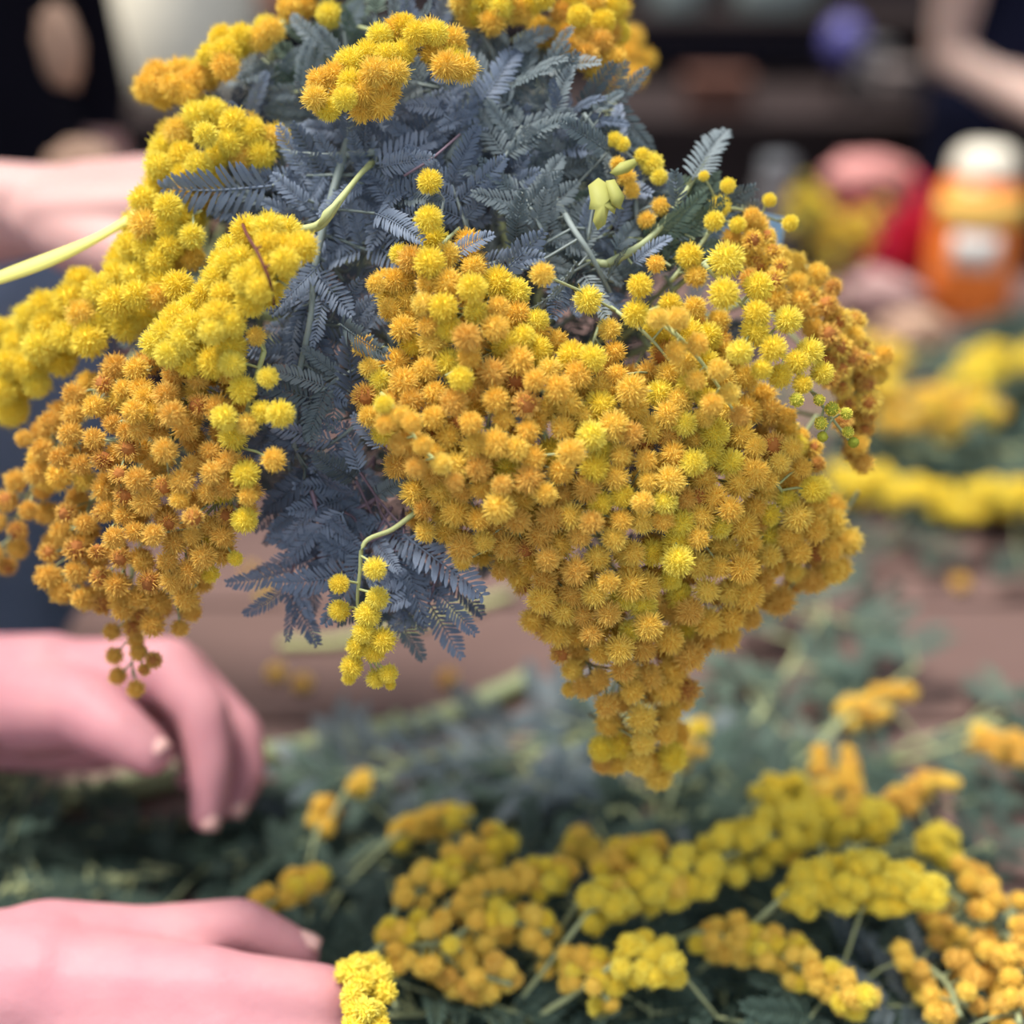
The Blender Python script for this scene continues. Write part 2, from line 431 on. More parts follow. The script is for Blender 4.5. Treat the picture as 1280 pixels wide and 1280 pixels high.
def spray_stems(root, B, R, m_stem, gather=None, per=13, ped=0.00042, axis=0.0008, back=0.007, sdir=None):
    """racemes: groups of heads get an axis, each head a pedicel, each axis a branch to the gathering point"""
    if len(B) == 0: return
    X = np.array([tuple(b) for b in B]); lab = kmeans(X, max(1, len(X)//per)); mb = MB(); starts = []
    cen = Vector(X.mean(0)); away = (cen-CAM).normalized()
    for j in set(lab.tolist()):
        S = X[lab == j]; c = Vector(S.mean(0))+away*back
        if len(S) > 2:
            u, s_, vt = np.linalg.svd(S-S.mean(0)); ax = Vector(vt[0])
        else: ax = Vector((0.1, 0, -1)).normalized()
        ref = sdir if sdir is not None else Vector((0.0, 0, -1))+(c-G).normalized()
        if ax.dot(ref) < 0: ax = -ax
        pr = [(Vector(x)-c).dot(ax) for x in S]; a, b = min(pr)-0.012, max(pr)
        bend = away*0.032
        line = [c+ax*(a+(b-a)*t)+bend*max(0, 0.45-t)**2*4 for t in np.linspace(0, 1, 7)]
        mb.tube(line, [axis*(1-0.55*t) for t in np.linspace(0, 1, 7)], 5)
        for x, p_ in zip(S, pr):
            x = Vector(x); t = max(0.0, min(1.0, ((p_-0.005)-a)/(b-a+1e-9)))
            q = c+ax*(a+(b-a)*t)+bend*max(0, 0.45-t)**2*4
            mid = q.lerp(x, 0.5)+Vector(RNG.normal(size=3))*0.0006
            mb.tube([q, mid, x], ped, 4, False)
        starts.append(line[1])
    if gather is not None:
        node = sum(starts, Vector())/len(starts); hub = node.x > P(540, 400, 0.45).x
        node = node+away*0.030+((P(620, 470, 0.495) if hub else gather)-node)*0.12
        for q in starts: mb.tube(spline([q, q+away*0.014+(node-q)*0.15, node], 5), 0.0009, 5)
        to_grip(mb, node, 0.0013, (), hub)
    mb.out('stem', m_stem, root)

def mass(name, label, poly, kinds, sp=25, rad=(15, 19), bulge=0.03, R=70, doff=0.0, layers=2, colour=None, extra=(), m_stem='stem_green', per=13, group=BG, pick=None, shared=None):
    """a spray filling an outline; depth follows the rounded bunch"""
    pts = []
    for L in range(layers):
        for (x, y) in (poisson(poly, sp*(1.0 if L == 0 else 1.18), 9 if L == 0 else 14) if shared is None else shared[L]):
            if pick and not pick(x, y): continue
            e = min(1.0, edge_dist(poly, x, y)/R); d = dep(x, y)+doff-bulge*math.sqrt(max(0, 1-(1-e)**2))+L*0.011+random.gauss(0, 0.0042)
            pts.append((x, y, d, random.uniform(*rad), L))
    for (x, y, r, k) in extra: pts.append((x, y, dep(x, y)+doff-0.012+random.uniform(-0.003, 0.003), r, k))
    cx = sum(p[0] for p in pts)/len(pts); cy = sum(p[1] for p in pts)/len(pts)
    root = thing(name, label, 'flower spray', P(cx, cy, dep(cx, cy)+doff+0.01), group)
    B = []; old = Tree()
    for (x, y, d, r, L) in pts:
        d = old.settle(x, y, d, r, (0, 0.003, -0.003, 0.006, -0.006, 0.009, -0.009, 0.012)); wpt = P(x, y, d)
        kk = L if isinstance(L, str) else (colour(x, y, L) if colour else random.choices(list(kinds), list(kinds.values()))[0])
        bloom(root, kk, wpt, r*d/F); B.append(wpt)
    spray_stems(root, B, None, m_stem, G, per)
    return root
def wpick(**k): return random.choices(list(k), list(k.values()))[0]

MAIN = [(440,515),(452,482),(478,452),(500,430),(482,402),(470,360),(482,318),(530,283),(600,288),(628,330),(652,356),(668,384),(702,398),(706,425),(745,420),(775,445),(800,462),(812,425),(800,395),(830,368),(875,362),(905,385),(915,430),(960,488),(1000,528),(1022,575),(1038,600),(1072,660),(1066,722),(1030,738),(1000,742),(985,765),(960,780),(930,803),(882,818),(872,852),(862,905),(860,962),(822,986),(780,978),(744,962),(738,930),(733,892),(712,862),(685,812),(650,768),(620,722),(588,700),(540,684),(508,658),(500,602),(478,572),(450,548)]
SEEDS = {'a': (575, 385), 'b': (545, 585), 'c': (745, 560), 'd': (690, 710), 'e': (945, 590), 'f': (800, 870), 'g': (860, 440)}
def cell_of(x, y): return min(SEEDS, key=lambda k: (SEEDS[k][0]-x)**2+(SEEDS[k][1]-y)**2)
def main_col(x, y, L):
    if L == 1: return wpick(gold=3, ochre=3, rust=0.5)
    b = 0.0
    for (cx, cy, r) in ((700, 490, 130), (610, 390, 110), (860, 420, 110), (1020, 620, 90), (820, 640, 90), (455, 500, 60), (830, 950, 70)):
        b = max(b, 1-math.hypot(x-cx, y-cy)/r/1.6)
    for (cx, cy, r) in ((590, 640, 110), (690, 700, 110), (1010, 720, 60), (760, 850, 80)):
        b -= 0.55*max(0, 1-math.hypot(x-cx, y-cy)/r)
    return wpick(fresh=max(0.05, b*0.9), gold=1.0, ochre=max(0.05, 0.6-b), rust=max(0.01, 0.08-b*0.15))
SH = [poisson(MAIN, 22.5, 9, 16000), poisson(MAIN, 27, 14, 12000)]
LAB = {'a': 'bright yellow wattle spray tufting up beside the bare blue-grey leaves', 'b': 'golden wattle spray above the small dangling sprig, rusty at its lower edge',
       'c': 'thick yellow wattle spray at the heart of the bouquet blossom', 'd': 'dull amber wattle spray under the heart of the blossom',
       'e': 'golden wattle spray bulging out below the green-tipped bright raceme', 'f': 'long golden wattle spray hanging as the lowest tail of the bouquet',
       'g': 'yellow wattle spray with an exposed pale green stalk below the upright green leaf'}
for k in SEEDS:
    ex = ()
    if k == 'a': ex = ((480, 350, 15, 'gold'), (500, 318, 14, 'fresh'), (455, 432, 15, 'gold'), (462, 460, 14, 'gold'))
    if k == 'f': ex = ((712, 862, 11, 'gold'), (757, 935, 14, 'ochre'), (752, 955, 13, 'ochre'))
    if k == 'c': ex = ((762, 412, 15, 'gold'), (768, 440, 15, 'gold'), (735, 375, 18, 'fresh'), (715, 440, 15, 'gold'))
    if k == 'd': ex = ((578, 702, 12, 'gold'), (625, 715, 12, 'ochre'))
    mass('wattle_spray', LAB[k], MAIN, None, sp=24, rad=(14.5, 21), bulge=0.026, R=120, doff=0.010, layers=2, colour=main_col, pick=lambda x, y, k=k: cell_of(x, y) == k, extra=ex, shared=SH, m_stem='stem_green', per=15)

OCH = [(28,572),(45,520),(100,468),(150,432),(200,440),(300,452),(312,500),(292,560),(326,590),(322,640),(292,690),(258,740),(242,780),(215,772),(180,802),(120,772),(72,752),(38,722),(58,662),(84,622),(40,604)]
mass('wattle_spray', 'large faded ochre wattle spray drooping above the relaxed hand', OCH, None, sp=23, rad=(13.5, 18), bulge=0.034, R=95, doff=0.0, layers=2,
     colour=lambda x, y, L: wpick(gold=0.7, ochre=2.2, rust=0.25) if y < 600 else wpick(gold=0.25, ochre=2, rust=0.6), per=14,
     extra=((30, 548, 12, 'ochre'), (140, 790, 12, 'ochre'), (143, 820, 12, 'ochre'), (147, 845, 12, 'ochre'), (170, 800, 11, 'ochre'), (173, 815, 12, 'ochre'), (192, 825, 12, 'rust'), (180, 837, 9, 'rust'), (170, 861, 12, 'ochre'), (240, 765, 13, 'ochre'), (225, 785, 12, 'ochre')))
mass('wattle_spray', 'small ochre wattle sprig poking out beside the large faded spray', [(-20,640),(28,572),(68,588),(72,650),(40,668),(32,702),(5,722),(-20,712)], {'ochre': 3, 'rust': 1}, sp=22, rad=(12, 16), bulge=0.01, R=30, doff=0.0, layers=1)
mass('wattle_spray', 'fluffy lemon yellow wattle plume crossed by a dark red twig', [(178,432),(198,394),(240,374),(264,320),(300,280),(335,268),(376,284),(388,310),(376,342),(346,376),(322,396),(306,432),(306,466),(270,474),(225,470),(194,462)], {'fresh': 1}, sp=20, rad=(17, 22), bulge=0.03, R=45, doff=-0.006, layers=2, per=16)
mass('wattle_spray', 'soft yellow wattle plume sweeping out below the pale yellow strip', [(-40,420),(30,384),(65,368),(84,346),(150,330),(200,330),(250,330),(232,370),(192,402),(150,424),(100,452),(60,494),(20,528),(-40,528)], {'fresh': 3, 'gold': 1}, sp=23, rad=(18, 23), bulge=0.025, R=55, doff=0.012, layers=2, per=16)
mass('wattle_spray', 'tall soft yellow wattle plume behind the pale yellow strip', [(112,330),(150,300),(165,240),(175,200),(190,184),(214,140),(240,120),(282,120),(330,148),(368,164),(342,202),(292,204),(262,240),(252,290),(250,334),(200,344),(150,340)], {'fresh': 3, 'gold': 1}, sp=21, rad=(16, 21), bulge=0.024, R=50, doff=0.012, layers=2, per=16)
mass('wattle_spray', 'yellow wattle sprig sticking out against the dark clothes', [(162,110),(175,84),(215,74),(248,78),(258,40),(300,34),(330,18),(356,24),(352,62),(312,66),(290,92),(250,122),(215,132),(180,132)], {'fresh': 2, 'gold': 2}, sp=17, rad=(16, 20), bulge=0.012, R=30, doff=0.006, layers=2)
mass('wattle_spray', 'golden wattle cluster resting above the feathery leaves and grey stalk', [(376,122),(404,70),(450,58),(465,28),(500,18),(560,18),(592,60),(592,92),(562,102),(530,72),(508,92),(492,132),(466,154),(440,142),(400,148)], {'fresh': 2, 'gold': 3}, sp=20, rad=(16, 20), bulge=0.02, R=38, doff=-0.008, layers=2)
mass('wattle_spray', 'short yellow wattle sprig between two golden clusters on the crown', [(348,16),(345,-30),(425,-30),(424,28),(382,36)], {'fresh': 2, 'gold': 2}, sp=20, rad=(15, 18), bulge=0.012, R=30, doff=0.012, layers=1)
mass('wattle_spray', 'deep yellow wattle sprig on the crown beside dark green leaves', [(565,-40),(702,-40),(690,16),(645,26),(605,42),(572,30)], {'fresh': 2, 'gold': 3}, sp=20, rad=(15, 19), bulge=0.015, R=30, doff=0.006, layers=2)
mass('wattle_spray', 'long golden wattle spray falling from the crown past grey-green leaves', [(690,-40),(792,-40),(788,30),(778,72),(772,118),(744,116),(716,80),(698,62),(664,52),(652,22),(690,14)], {'gold': 3, 'ochre': 1, 'fresh': 1}, sp=20, rad=(14, 18), bulge=0.015, R=35, doff=0.02, layers=2)
mass('wattle_spray', 'half hidden golden wattle sprig tucked behind the crown', [(776,40),(808,34),(820,70),(808,100),(780,110)], {'gold': 3, 'ochre': 1}, sp=20, rad=(14, 17), bulge=0.0, R=30, doff=0.13, layers=1)
mass('wattle_spray', 'rusty wattle spray whose pompoms show brown centres', [(902,292),(940,264),(978,298),(1002,320),(1052,344),(1062,380),(1088,400),(1094,430),(1118,440),(1104,480),(1102,520),(1082,560),(1100,582),(1076,604),(1052,570),(1038,500),(1000,430),(958,390),(918,340)], None, sp=18.5, rad=(12.5, 17), bulge=0.014, R=60, doff=0.012, layers=2,
     colour=lambda x, y, L: wpick(spent=1.2, gold=1.4, ochre=1) if (x < 1030 and y < 400) else wpick(rust=1.8, spent=1.6, ochre=1, gold=0.6), per=12)

def listed(name, label, heads, axes, doff=0.0, m_stem='stem_green', gather=True, ped=0.00045, axis_r=0.0008, group=BG):
    """a loose spray given head by head; axes are pixel polylines, heads hang from the nearest axis"""
    cx = sum(h[0] for h in heads)/len(heads); cy = sum(h[1] for h in heads)/len(heads)
    root = thing(name, label, 'flower spray', P(cx, cy, dep(cx, cy)+doff+0.01), group)
    mb = MB(); LN = []; old = Tree()
    for a in axes:
        line = spline([P(x, y, dep(x, y)+doff+0.006+dz) for (x, y, dz) in [(q+(0,))[:3] for q in a]], 6)
        LN += line; mb.tube(line, [axis_r*(1.15-0.6*i/len(line)) for i in range(len(line))], 6)
        if gather:
            s0 = line[0]; away = (s0-CAM).normalized()
            hub = s0.x > P(540, 400, 0.45).x
            to_grip(mb, s0, 0.0009, [s0+away*0.030] if hub else [s0.lerp(G, 0.10)+away*0.03, s0.lerp(G, 0.35)+away*0.04], hub)
    for (x, y, r, k) in heads:
        d = old.settle(x, y, dep(x, y)+doff+random.uniform(-0.004, 0.002), r, (0, -0.003, 0.003, -0.006, 0.006, -0.009, -0.012, 0.009, -0.015)); wpt = P(x, y, d); bloom(root, k, wpt, r*d/F)
        q = min(LN, key=lambda v: (v-wpt).length); mb.tube([q, q.lerp(wpt, 0.5)+Vector((0, 0, 0.0008)), wpt], ped, 4, False)
    mb.out('stem', m_stem, root); return root
listed('wattle_raceme', 'brilliant yellow wattle raceme tapering to green buds', [(908,325,23,'fresh'),(905,367,20,'fresh'),(948,358,19,'fresh'),(946,392,18,'fresh'),(944,414,19,'fresh'),(985,400,18,'fresh'),(925,440,17,'fresh'),(966,436,18,'fresh'),(1012,440,18,'fresh'),(996,452,16,'fresh'),(1028,466,15,'fresh'),(975,470,16,'fresh'),(952,462,14,'fresh'),(1003,480,13,'fresh'),(996,500,10,'bud'),(1040,511,10,'bud'),(1058,517,8.5,'bud'),(1026,529,9,'bud'),(1060,540,8,'bud'),(1028,546,7.5,'green'),(1067,553,7.5,'green'),(1024,500,8,'bud')],
       [[(880,330),(920,372),(960,420),(1000,470),(1030,510),(1062,552)]], -0.028, 'stem_green')
listed('wattle_raceme', 'thin green-stalked sprig of mustard pompoms under the green buds', [(985,520,12,'gold'),(1002,545,11,'gold'),(1018,560,12,'spent'),(995,565,11,'gold'),(1022,580,11,'rust')], [[(1020,520),(1005,545),(1000,575)]], 0.0)
listed('wattle_raceme', 'sprig of single yellow pompoms around the upright green leaf', [(862,320,17,'fresh'),(910,232,10,'fresh'),(900,258,14,'fresh'),(893,276,13,'fresh'),(962,250,9,'fresh'),(988,279,11,'fresh'),(922,281,11,'fresh'),(940,270,12,'gold'),(880,220,7,'fresh'),(870,345,15,'gold')], [[(840,350),(880,300),(905,262),(945,268),(985,280)]], 0.0)
listed('wattle_raceme', 'small cluster of yellow pompoms above the pale yellow leaf', [(768,174,10,'fresh'),(778,180,10,'fresh'),(803,195,11,'fresh'),(815,205,15,'fresh'),(824,221,11,'fresh'),(783,222,13,'gold'),(790,238,11,'gold'),(772,205,10,'gold'),(826,258,12,'gold'),(808,275,12,'gold')], [[(800,300),(795,250),(805,215),(770,180)]], 0.006, 'stem_grey')
listed('wattle_raceme', 'sparse yellow pompoms on thin pale stalks before the dark hollow', [(800,357,16,'fresh'),(795,392,18,'fresh'),(678,343,16,'gold'),(820,330,12,'gold'),(842,400,16,'gold')], [[(700,350,0.034),(740,368,0.022),(785,400,0.006),(815,425),(840,455)]], -0.012, 'stem_green')
listed('wattle_raceme', 'two lone yellow pompoms amid blue-grey leaves', [(537,227,16,'fresh'),(536,274,18,'fresh'),(470,355,13,'gold')], [[(520,330,0.02),(545,290,0.01),(555,250,0.006)]], -0.010, 'stem_grey')
listed('wattle_raceme', 'lemon yellow raceme running down the edge of the ochre spray', [(303,487,18,'fresh'),(335,472,14,'fresh'),(280,522,17,'fresh'),(291,546,19,'fresh'),(328,515,15,'fresh'),(350,517,18,'fresh'),(342,575,16,'gold'),(307,593,18,'fresh'),(277,614,17,'fresh'),(310,620,13,'gold'),(306,650,17,'fresh'),(257,676,11,'fresh'),(294,698,10,'fresh'),(263,717,12,'fresh'),(310,530,15,'gold'),(320,420,13,'gold'),(290,455,17,'fresh')],
       [[(330,440),(312,500),(300,560),(288,630),(270,700)]], -0.024, 'stem_pale')
listed('wattle_raceme', 'small dangling sprig of bright pompoms on a pale crooked stalk', [(469,711,15,'fresh'),(424,730,13,'fresh'),(424,763,14,'fresh'),(472,748,15,'fresh'),(460,768,17,'fresh'),(455,790,15,'fresh'),(447,808,15,'fresh'),(478,800,17,'fresh'),(468,815,14,'fresh'),(440,833,15,'fresh'),(436,848,9,'fresh'),(470,848,13,'fresh'),(486,842,12,'fresh'),(488,856,7,'fresh')],
       [[(520,640,0.01),(490,662,0.006),(456,678),(450,715),(447,760),(455,815)]], -0.016, 'stem_pale')

listed('wattle_raceme', 'golden raceme with a long bare pale stalk over the open-side blossom', [(822,398,14,'gold'),(848,398,15,'gold'),(872,430,15,'gold'),(845,440,15,'gold'),(898,462,15,'gold'),(870,475,14,'gold'),(912,492,14,'gold'),(890,505,15,'gold'),(925,520,14,'ochre')], [[(806,392,0.02),(838,412),(868,442),(892,474),(912,506),(922,522)]], -0.030, 'stem_pale')
listed('wattle_raceme', 'amber raceme with a bare pale stalk near the purple twig', [(482,530,14,'gold'),(497,520,13,'gold'),(515,528,14,'gold'),(498,556,14,'ochre'),(528,556,14,'gold'),(520,585,14,'ochre'),(552,580,14,'gold'),(568,602,13,'ochre'),(480,505,13,'fresh')], [[(484,500),(505,528),(530,562),(552,580),(572,590,0.01)]], -0.026, 'stem_pale')
listed('wattle_raceme', 'short golden raceme with splayed pale stalks at the bulging spray', [(990,560,15,'gold'),(1015,612,16,'fresh'),(975,578,14,'gold'),(1002,585,14,'gold'),(960,600,14,'gold')], [[(940,560,0.01),(958,585),(972,606),(985,626,0.01)]], -0.022, 'stem_pale')
# --- leafy branches in the bouquet
VIEW = -FWD
def leafy(root, mb, base, u, n, kind, L=0.024, plen=0.02, pairs=3, wide=1.0, test=None, floor=None):
    """one compound leaf: a stalk with paired feather leaflets; test(points) may turn it down"""
    u = Vector(u).normalized(); n = Vector(n); n = (n-u*n.dot(u)).normalized(); s = n.cross(u); plans = []
    at = lambda t: base+u*L*t-n*(0.10*L*t*t)
    pts = [at(t) for t in (0, 0.33, 0.66, 1.0)]; X = [np.array([tuple(p) for p in pts])]
    if floor is not None:
        for p in pts: p.z = max(p.z, floor+0.0015)
    for i in range(pairs):
        b = at(0.30+0.68*i/max(1, pairs-1))
        if floor is not None: b.z = max(b.z, floor+0.0015)
        for sg in (-1, 1):
            a = math.radians(random.uniform(38, 68)); d = u*math.cos(a)+s*sg*math.sin(a)+n*random.uniform(-0.28, 0.22)
            nn = n+s*random.uniform(-0.45, 0.45)+u*random.uniform(-0.2, 0.2); ln = plen*random.uniform(0.8, 1.12)
            for _ in range(9):
                pl, x = frond_plan(kind, b, b+d.normalized()*ln, nn, wide)
                if floor is None or x[:, 2].min() > floor+0.0003: break
                d = d.normalized()+Vector((0, 0, 0.12)); nn = nn.normalized().lerp(Vector((0, 0, 1)), 0.4)
            plans.append(pl); X.append(x)
    if test and not test(np.concatenate(X)): return False
    mb.tube(pts, [0.0008, 0.0007, 0.0006, 0.0004], 4)
    for pl in plans: frond(root, pl)
    return True
BR = []
def branch(label, line, m_stem, r=0.0022, doff=0.016, gather=True):
    pts = spline([P(x, y, dep(x, y)+doff+dz) for (x, y, dz) in [(q+(0,))[:3] for q in line]], 6)
    root = thing('leafy_branch', label, 'branch', pts[0], BG); mb = MB()
    mb.tube(pts, [r*(1-0.5*i/len(pts)) for i in range(len(pts))], 7)
    if gather:
        s0 = pts[0]; away = (s0-CAM).normalized()
        to_grip(mb, s0, r, [s0.lerp(G, 0.4)+away*0.03])
    b = dict(root=root, mb=mb, pts=pts, m=m_stem, n=0); BR.append(b); return b
B1 = branch('leafy branch with a thick grey-green stalk and blue feather leaves', [(450, 120), (438, 165), (418, 235), (396, 320), (388, 400), (372, 480), (368, 560)], 'stem_grey', 0.0017, 0.004)
B2 = branch('grey-leaved branch with a pale forked stalk behind the dark hollow', [(640, 180, 0.034), (688, 238, 0.014), (716, 285), (742, 325), (778, 398, 0.012)], 'stem_grey', 0.0014, 0.008)
B3 = branch('leafy branch with a purple twig above the small dangling sprig', [(560, 560), (525, 632), (500, 655), (470, 672), (420, 690)], 'stem_purple', 0.0013, 0.008)
B4 = branch('leafy branch fanning greenish feather leaves over the tall yellow plume', [(470, 190), (400, 195), (340, 185), (290, 150)], 'stem_grey', 0.0014, 0.004)
B5 = branch('dense blue-grey leafy branch on the crown of the bouquet', [(560, 200), (600, 130), (620, 80), (600, 40)], 'stem_grey', 0.0016, 0.012)
B6 = branch('leafy branch ending in upright green leaves at the open side', [(760, 330), (810, 300), (850, 250), (885, 195)], 'stem_green', 0.0015, 0.006)
B7 = branch('shaded leafy branch deep inside the bouquet', [(560, 300), (520, 400), (470, 500), (430, 620)], 'stem_grey', 0.0016, 0.034)
B8 = branch('shaded leafy branch deep behind the crown leaves', [(540, 220), (600, 190), (690, 190), (760, 180)], 'stem_grey', 0.0016, 0.034)
def nearest_branch(wp, cand):
    return min(cand, key=lambda b: min((p-wp).length for p in b['pts']))
def tone(x, y):
    if x > 790 or (y < 90 and x > 560): return wpick(grey=2, green=3)
    if y < 130 and x < 520: return wpick(grey=2, green=3)
    if x > 620: return wpick(grey=3, blue=2)
    return wpick(blue=5, grey=1)
# feather leaves one can pick out: base, tip
HAND = [((470,205),(555,160)),((472,210),(548,190)),((455,215),(440,165)),((440,520),(436,412)),((425,470),(375,440)),((415,400),(520,385)),((430,410),(505,440)),((420,380),(395,345)),
 ((445,600),(392,560)),((450,590),(430,530)),((395,590),(445,600)),((450,570),(390,590)),((455,700),(398,672)),((440,715),(346,728)),((372,735),(362,800)),((455,690),(410,780)),((505,668),(600,752)),((500,675),(545,775)),((495,690),(510,770)),((530,655),(580,690)),
 ((640,125),(565,55)),((600,130),(650,70)),((552,110),(556,40)),((690,150),(715,85)),((700,140),(690,100)),((640,240),(600,200)),((660,260),(700,215)),((600,330),(680,320)),((620,350),(675,290)),((560,330),(620,300)),((700,350),(690,400)),((730,340),(760,400)),((720,330),(650,380)),((760,350),(790,310)),((770,310),(800,270)),
 ((865,225),(906,168)),((850,290),(846,212)),((868,300),(893,215)),((820,300),(870,270)),((790,330),(835,300)),((840,330),(890,300)),((760,190),(700,150)),
 ((360,190),(245,172)),((345,205),(228,210)),((345,240),(215,241)),((300,160),(268,120)),((310,150),(330,90)),((320,160),(285,130)),((380,230),(300,215)),((370,260),(270,270)),((385,250),(330,300)),((340,260),(285,240)),((480,250),(560,260)),((470,270),(540,310)),((460,300),(520,330)),((455,230),(400,270)),((500,200),(450,150)),((520,180),(590,150)),((400,330),(350,400)),((395,340),(440,390)),((390,450),(340,490)),((380,480),(430,500)),((375,540),(330,560)),((380,600),(330,640)),((400,620),(345,660)),((430,640),(380,680)),((480,560),(440,520)),((470,620),(520,590)),
 ((400,60),(370,20)),((340,80),(300,100)),((350,90),(390,60)),((430,40),(450,0)),((450,60),(430,10)),((640,60),(690,40)),((630,70),(610,20)),((740,140),(780,120)),((748,150),(785,160)),((520,45),(500,-20)),((545,35),(565,-30)),((470,20),(480,-40))]
cand = BR[:6]
BT = Tree()
for (a, b) in HAND:
    bd = dep(*a)+random.uniform(0.0, 0.012); A0 = P(a[0], a[1], bd); B0 = P(b[0], b[1], dep(*b)+random.uniform(-0.006, 0.010))
    br = nearest_branch(A0, cand); nn = VIEW+Vector(RNG.normal(size=3))*0.30; kd = tone(*a); wd = random.uniform(0.9, 1.15)
    for sh in (0, 0.004, -0.004, 0.008, -0.008, 0.012, -0.012, 0.016, 0.022, 0.028, 0.034):   # nearer or deeper, clear of the flower heads
        A = A0+FWD*sh; pl, X = frond_plan(kd, A, B0+FWD*sh, nn, wd)
        if BT.clear(X[::2]): break
    frond(br['root'], pl)
    q = min(br['pts'], key=lambda v: (v-A).length)
    br['mb'].tube(spline([q, q.lerp(A, 0.5)+FWD*0.006+Vector(RNG.normal(size=3))*0.002, A], 3), 0.00045, 4, False)
FOL = [(250,215),(300,95),(360,45),(420,10),(560,30),(620,40),(690,70),(775,125),(790,185),(845,225),(900,230),(890,310),(800,345),(770,400),(700,390),(650,345),(600,290),(530,285),(470,320),(470,400),(500,440),(450,500),(480,590),(510,660),(590,700),(560,745),(470,770),(400,740),(340,740),(345,640),(340,560),(372,480),(350,400),(385,310),(340,268),(262,280)]
def fill(poly, sp, off, cand, pl, L=0.022, pairs=3, normal_j=0.45, kinds=None, margin=28):
    for (x, y) in poisson(poly, sp, margin):
        wp0 = P(x, y, dep(x, y)+random.uniform(*off)); br = nearest_branch(wp0, cand)
        an = math.atan2(y-330, x-540)+random.gauss(0, 0.9)
        for sh in (0, 0.005, -0.004, 0.010, 0.015, 0.020, 0.026, 0.032, 0.040):
            u = RIGHT*math.cos(an)-UP*math.sin(an)+VIEW*random.uniform(-0.35, 0.35); wp = wp0+FWD*sh; bs = wp-u.normalized()*L*0.5
            if leafy(br['root'], br['mb'], bs, u, VIEW+Vector(RNG.normal(size=3))*normal_j, kinds or tone(x, y), L, pl, pairs, test=(lambda X: BT.clear(X[::3])) if sh < 0.04 else None): break
        q = min(br['pts'], key=lambda v: (v-wp).length)
        br['mb'].tube(spline([q, q.lerp(wp, 0.5)+FWD*0.010+Vector(RNG.normal(size=3))*0.002, bs], 3), 0.0005, 4, False)
fill(FOL, 38, (0.004, 0.026), BR[:6], 0.020, 0.018, margin=22)
DEEP = [(300,190),(420,110),(560,85),(660,110),(720,220),(800,330),(900,430),(900,600),(800,720),(700,730),(560,620),(440,660),(340,600),(220,600),(200,520),(260,400)]
fill(DEEP, 60, (0.045, 0.075), [B7, B8], 0.026, 0.028, 3, 0.5, 'grey')
for b in BR: b['mb'].out('stem', b['m'], b['root'])

# yellowing leaf, loose stalks, twig, strip, paper
def strip(name, pts, widths, normal, thick, m, parent=None, cup=0.0):
    """a thin bent blade with thickness along pts"""
    V = []; Fc = []; n = len(pts)
    for i, p in enumerate(pts):
        t = (pts[min(i+1, n-1)]-pts[max(i-1, 0)]).normalized(); nn = normal[i] if isinstance(normal, list) else normal
        s = t.cross(nn).normalized(); k = s.cross(t).normalized(); h = widths[i]*0.5
        for a, c in ((-1, cup), (0, 0), (1, cup)):
            V.append(p+s*h*a+k*(thick*0.5+c*h)); 
        for a, c in ((-1, cup), (0, 0), (1, cup)):
            V.append(p+s*h*a+k*(-thick*0.5+c*h))
    for i in range(n-1):
        o = i*6; q = o+6
        for j in (0, 1):
            Fc.append((o+j, o+j+1, q+j+1, q+j)); Fc.append((o+3+j+1, o+3+j, q+3+j, q+3+j+1))
        Fc.append((o+3, o, q, q+3)); Fc.append((o+2, o+5, q+5, q+2))
    Fc.append((0, 3, 4, 5, 2, 1)); o = (n-1)*6; Fc.append((o, o+1, o+2, o+5, o+4, o+3))
    if parent is None: 
        b = pts[0]; me = mesh(name, [v-b for v in V], Fc, True); ob = link(name, me, None, m); ob.location = b; return ob
    return part(name, V, Fc, m, parent)
yl = thing('yellow_leaf', 'pale yellow lobed leaf caught among grey leaves', 'leaf', P(760, 270, dep(760, 270)-0.004))
def blade(outline, m, par, zoff):
    """a flat lobed leaf blade folded along its midline"""
    n = len(outline); cxx = sum(p[0] for p in outline)/n; cyy = sum(p[1] for p in outline)/n; V = []
    for th in (0, 0.0005):
        V += [P(x, y, dep(x, y)+zoff+th+0.0008*math.sin(i*1.9)) for i, (x, y) in enumerate(outline)]+[P(cxx, cyy, dep(cxx, cyy)+zoff+th-0.0012)]
    Fc = []
    for i in range(n):
        k = (i+1) % n; Fc += [(k, i, n), (n+1+i, n+1+k, 2*n+1), (i, k, n+1+k, n+1+i)]
    part('lobe', V, Fc, m, par, True)
blade([(735,232),(748,222),(760,230),(770,242),(766,246),(780,262),(770,260),(768,268),(761,262),(757,280),(747,288),(741,276),(744,262),(736,262),(738,250)], 'leaf_yellow', yl, -0.005)
blade([(757,226),(768,224),(781,246),(775,262),(764,255)], 'leaf_yellow', yl, -0.007)
blade([(762,216),(775,203),(793,198),(797,206),(785,216),(770,220)], 'leaf_yellow', yl, -0.004)
mb = MB(); mb.tube(spline([P(735, 300, dep(735, 300)+0.006), P(745, 250, dep(745, 250)), P(768, 226, dep(768, 226)-0.003)], 5), 0.0006, 5); mb.out('stalk', 'stem_grey', yl)
r_ = [P(-14, 352, 0.470), P(60, 325, 0.468), P(120, 298, 0.468), P(165, 272, 0.472), P(196, 254, 0.482), P(235, 235, 0.505)]
o = strip('yellow_strip', spline(r_, 5), [0.0042+0.0012*math.sin(i*0.4) for i in range(26)], VIEW+UP*0.3, 0.0006, 'ribbon_yellow'); tag(o, 'flat pale yellow raffia strip sticking out of the bouquet', 'ribbon')
mb = MB(); base = P(372, 288, dep(372, 288)-0.008)
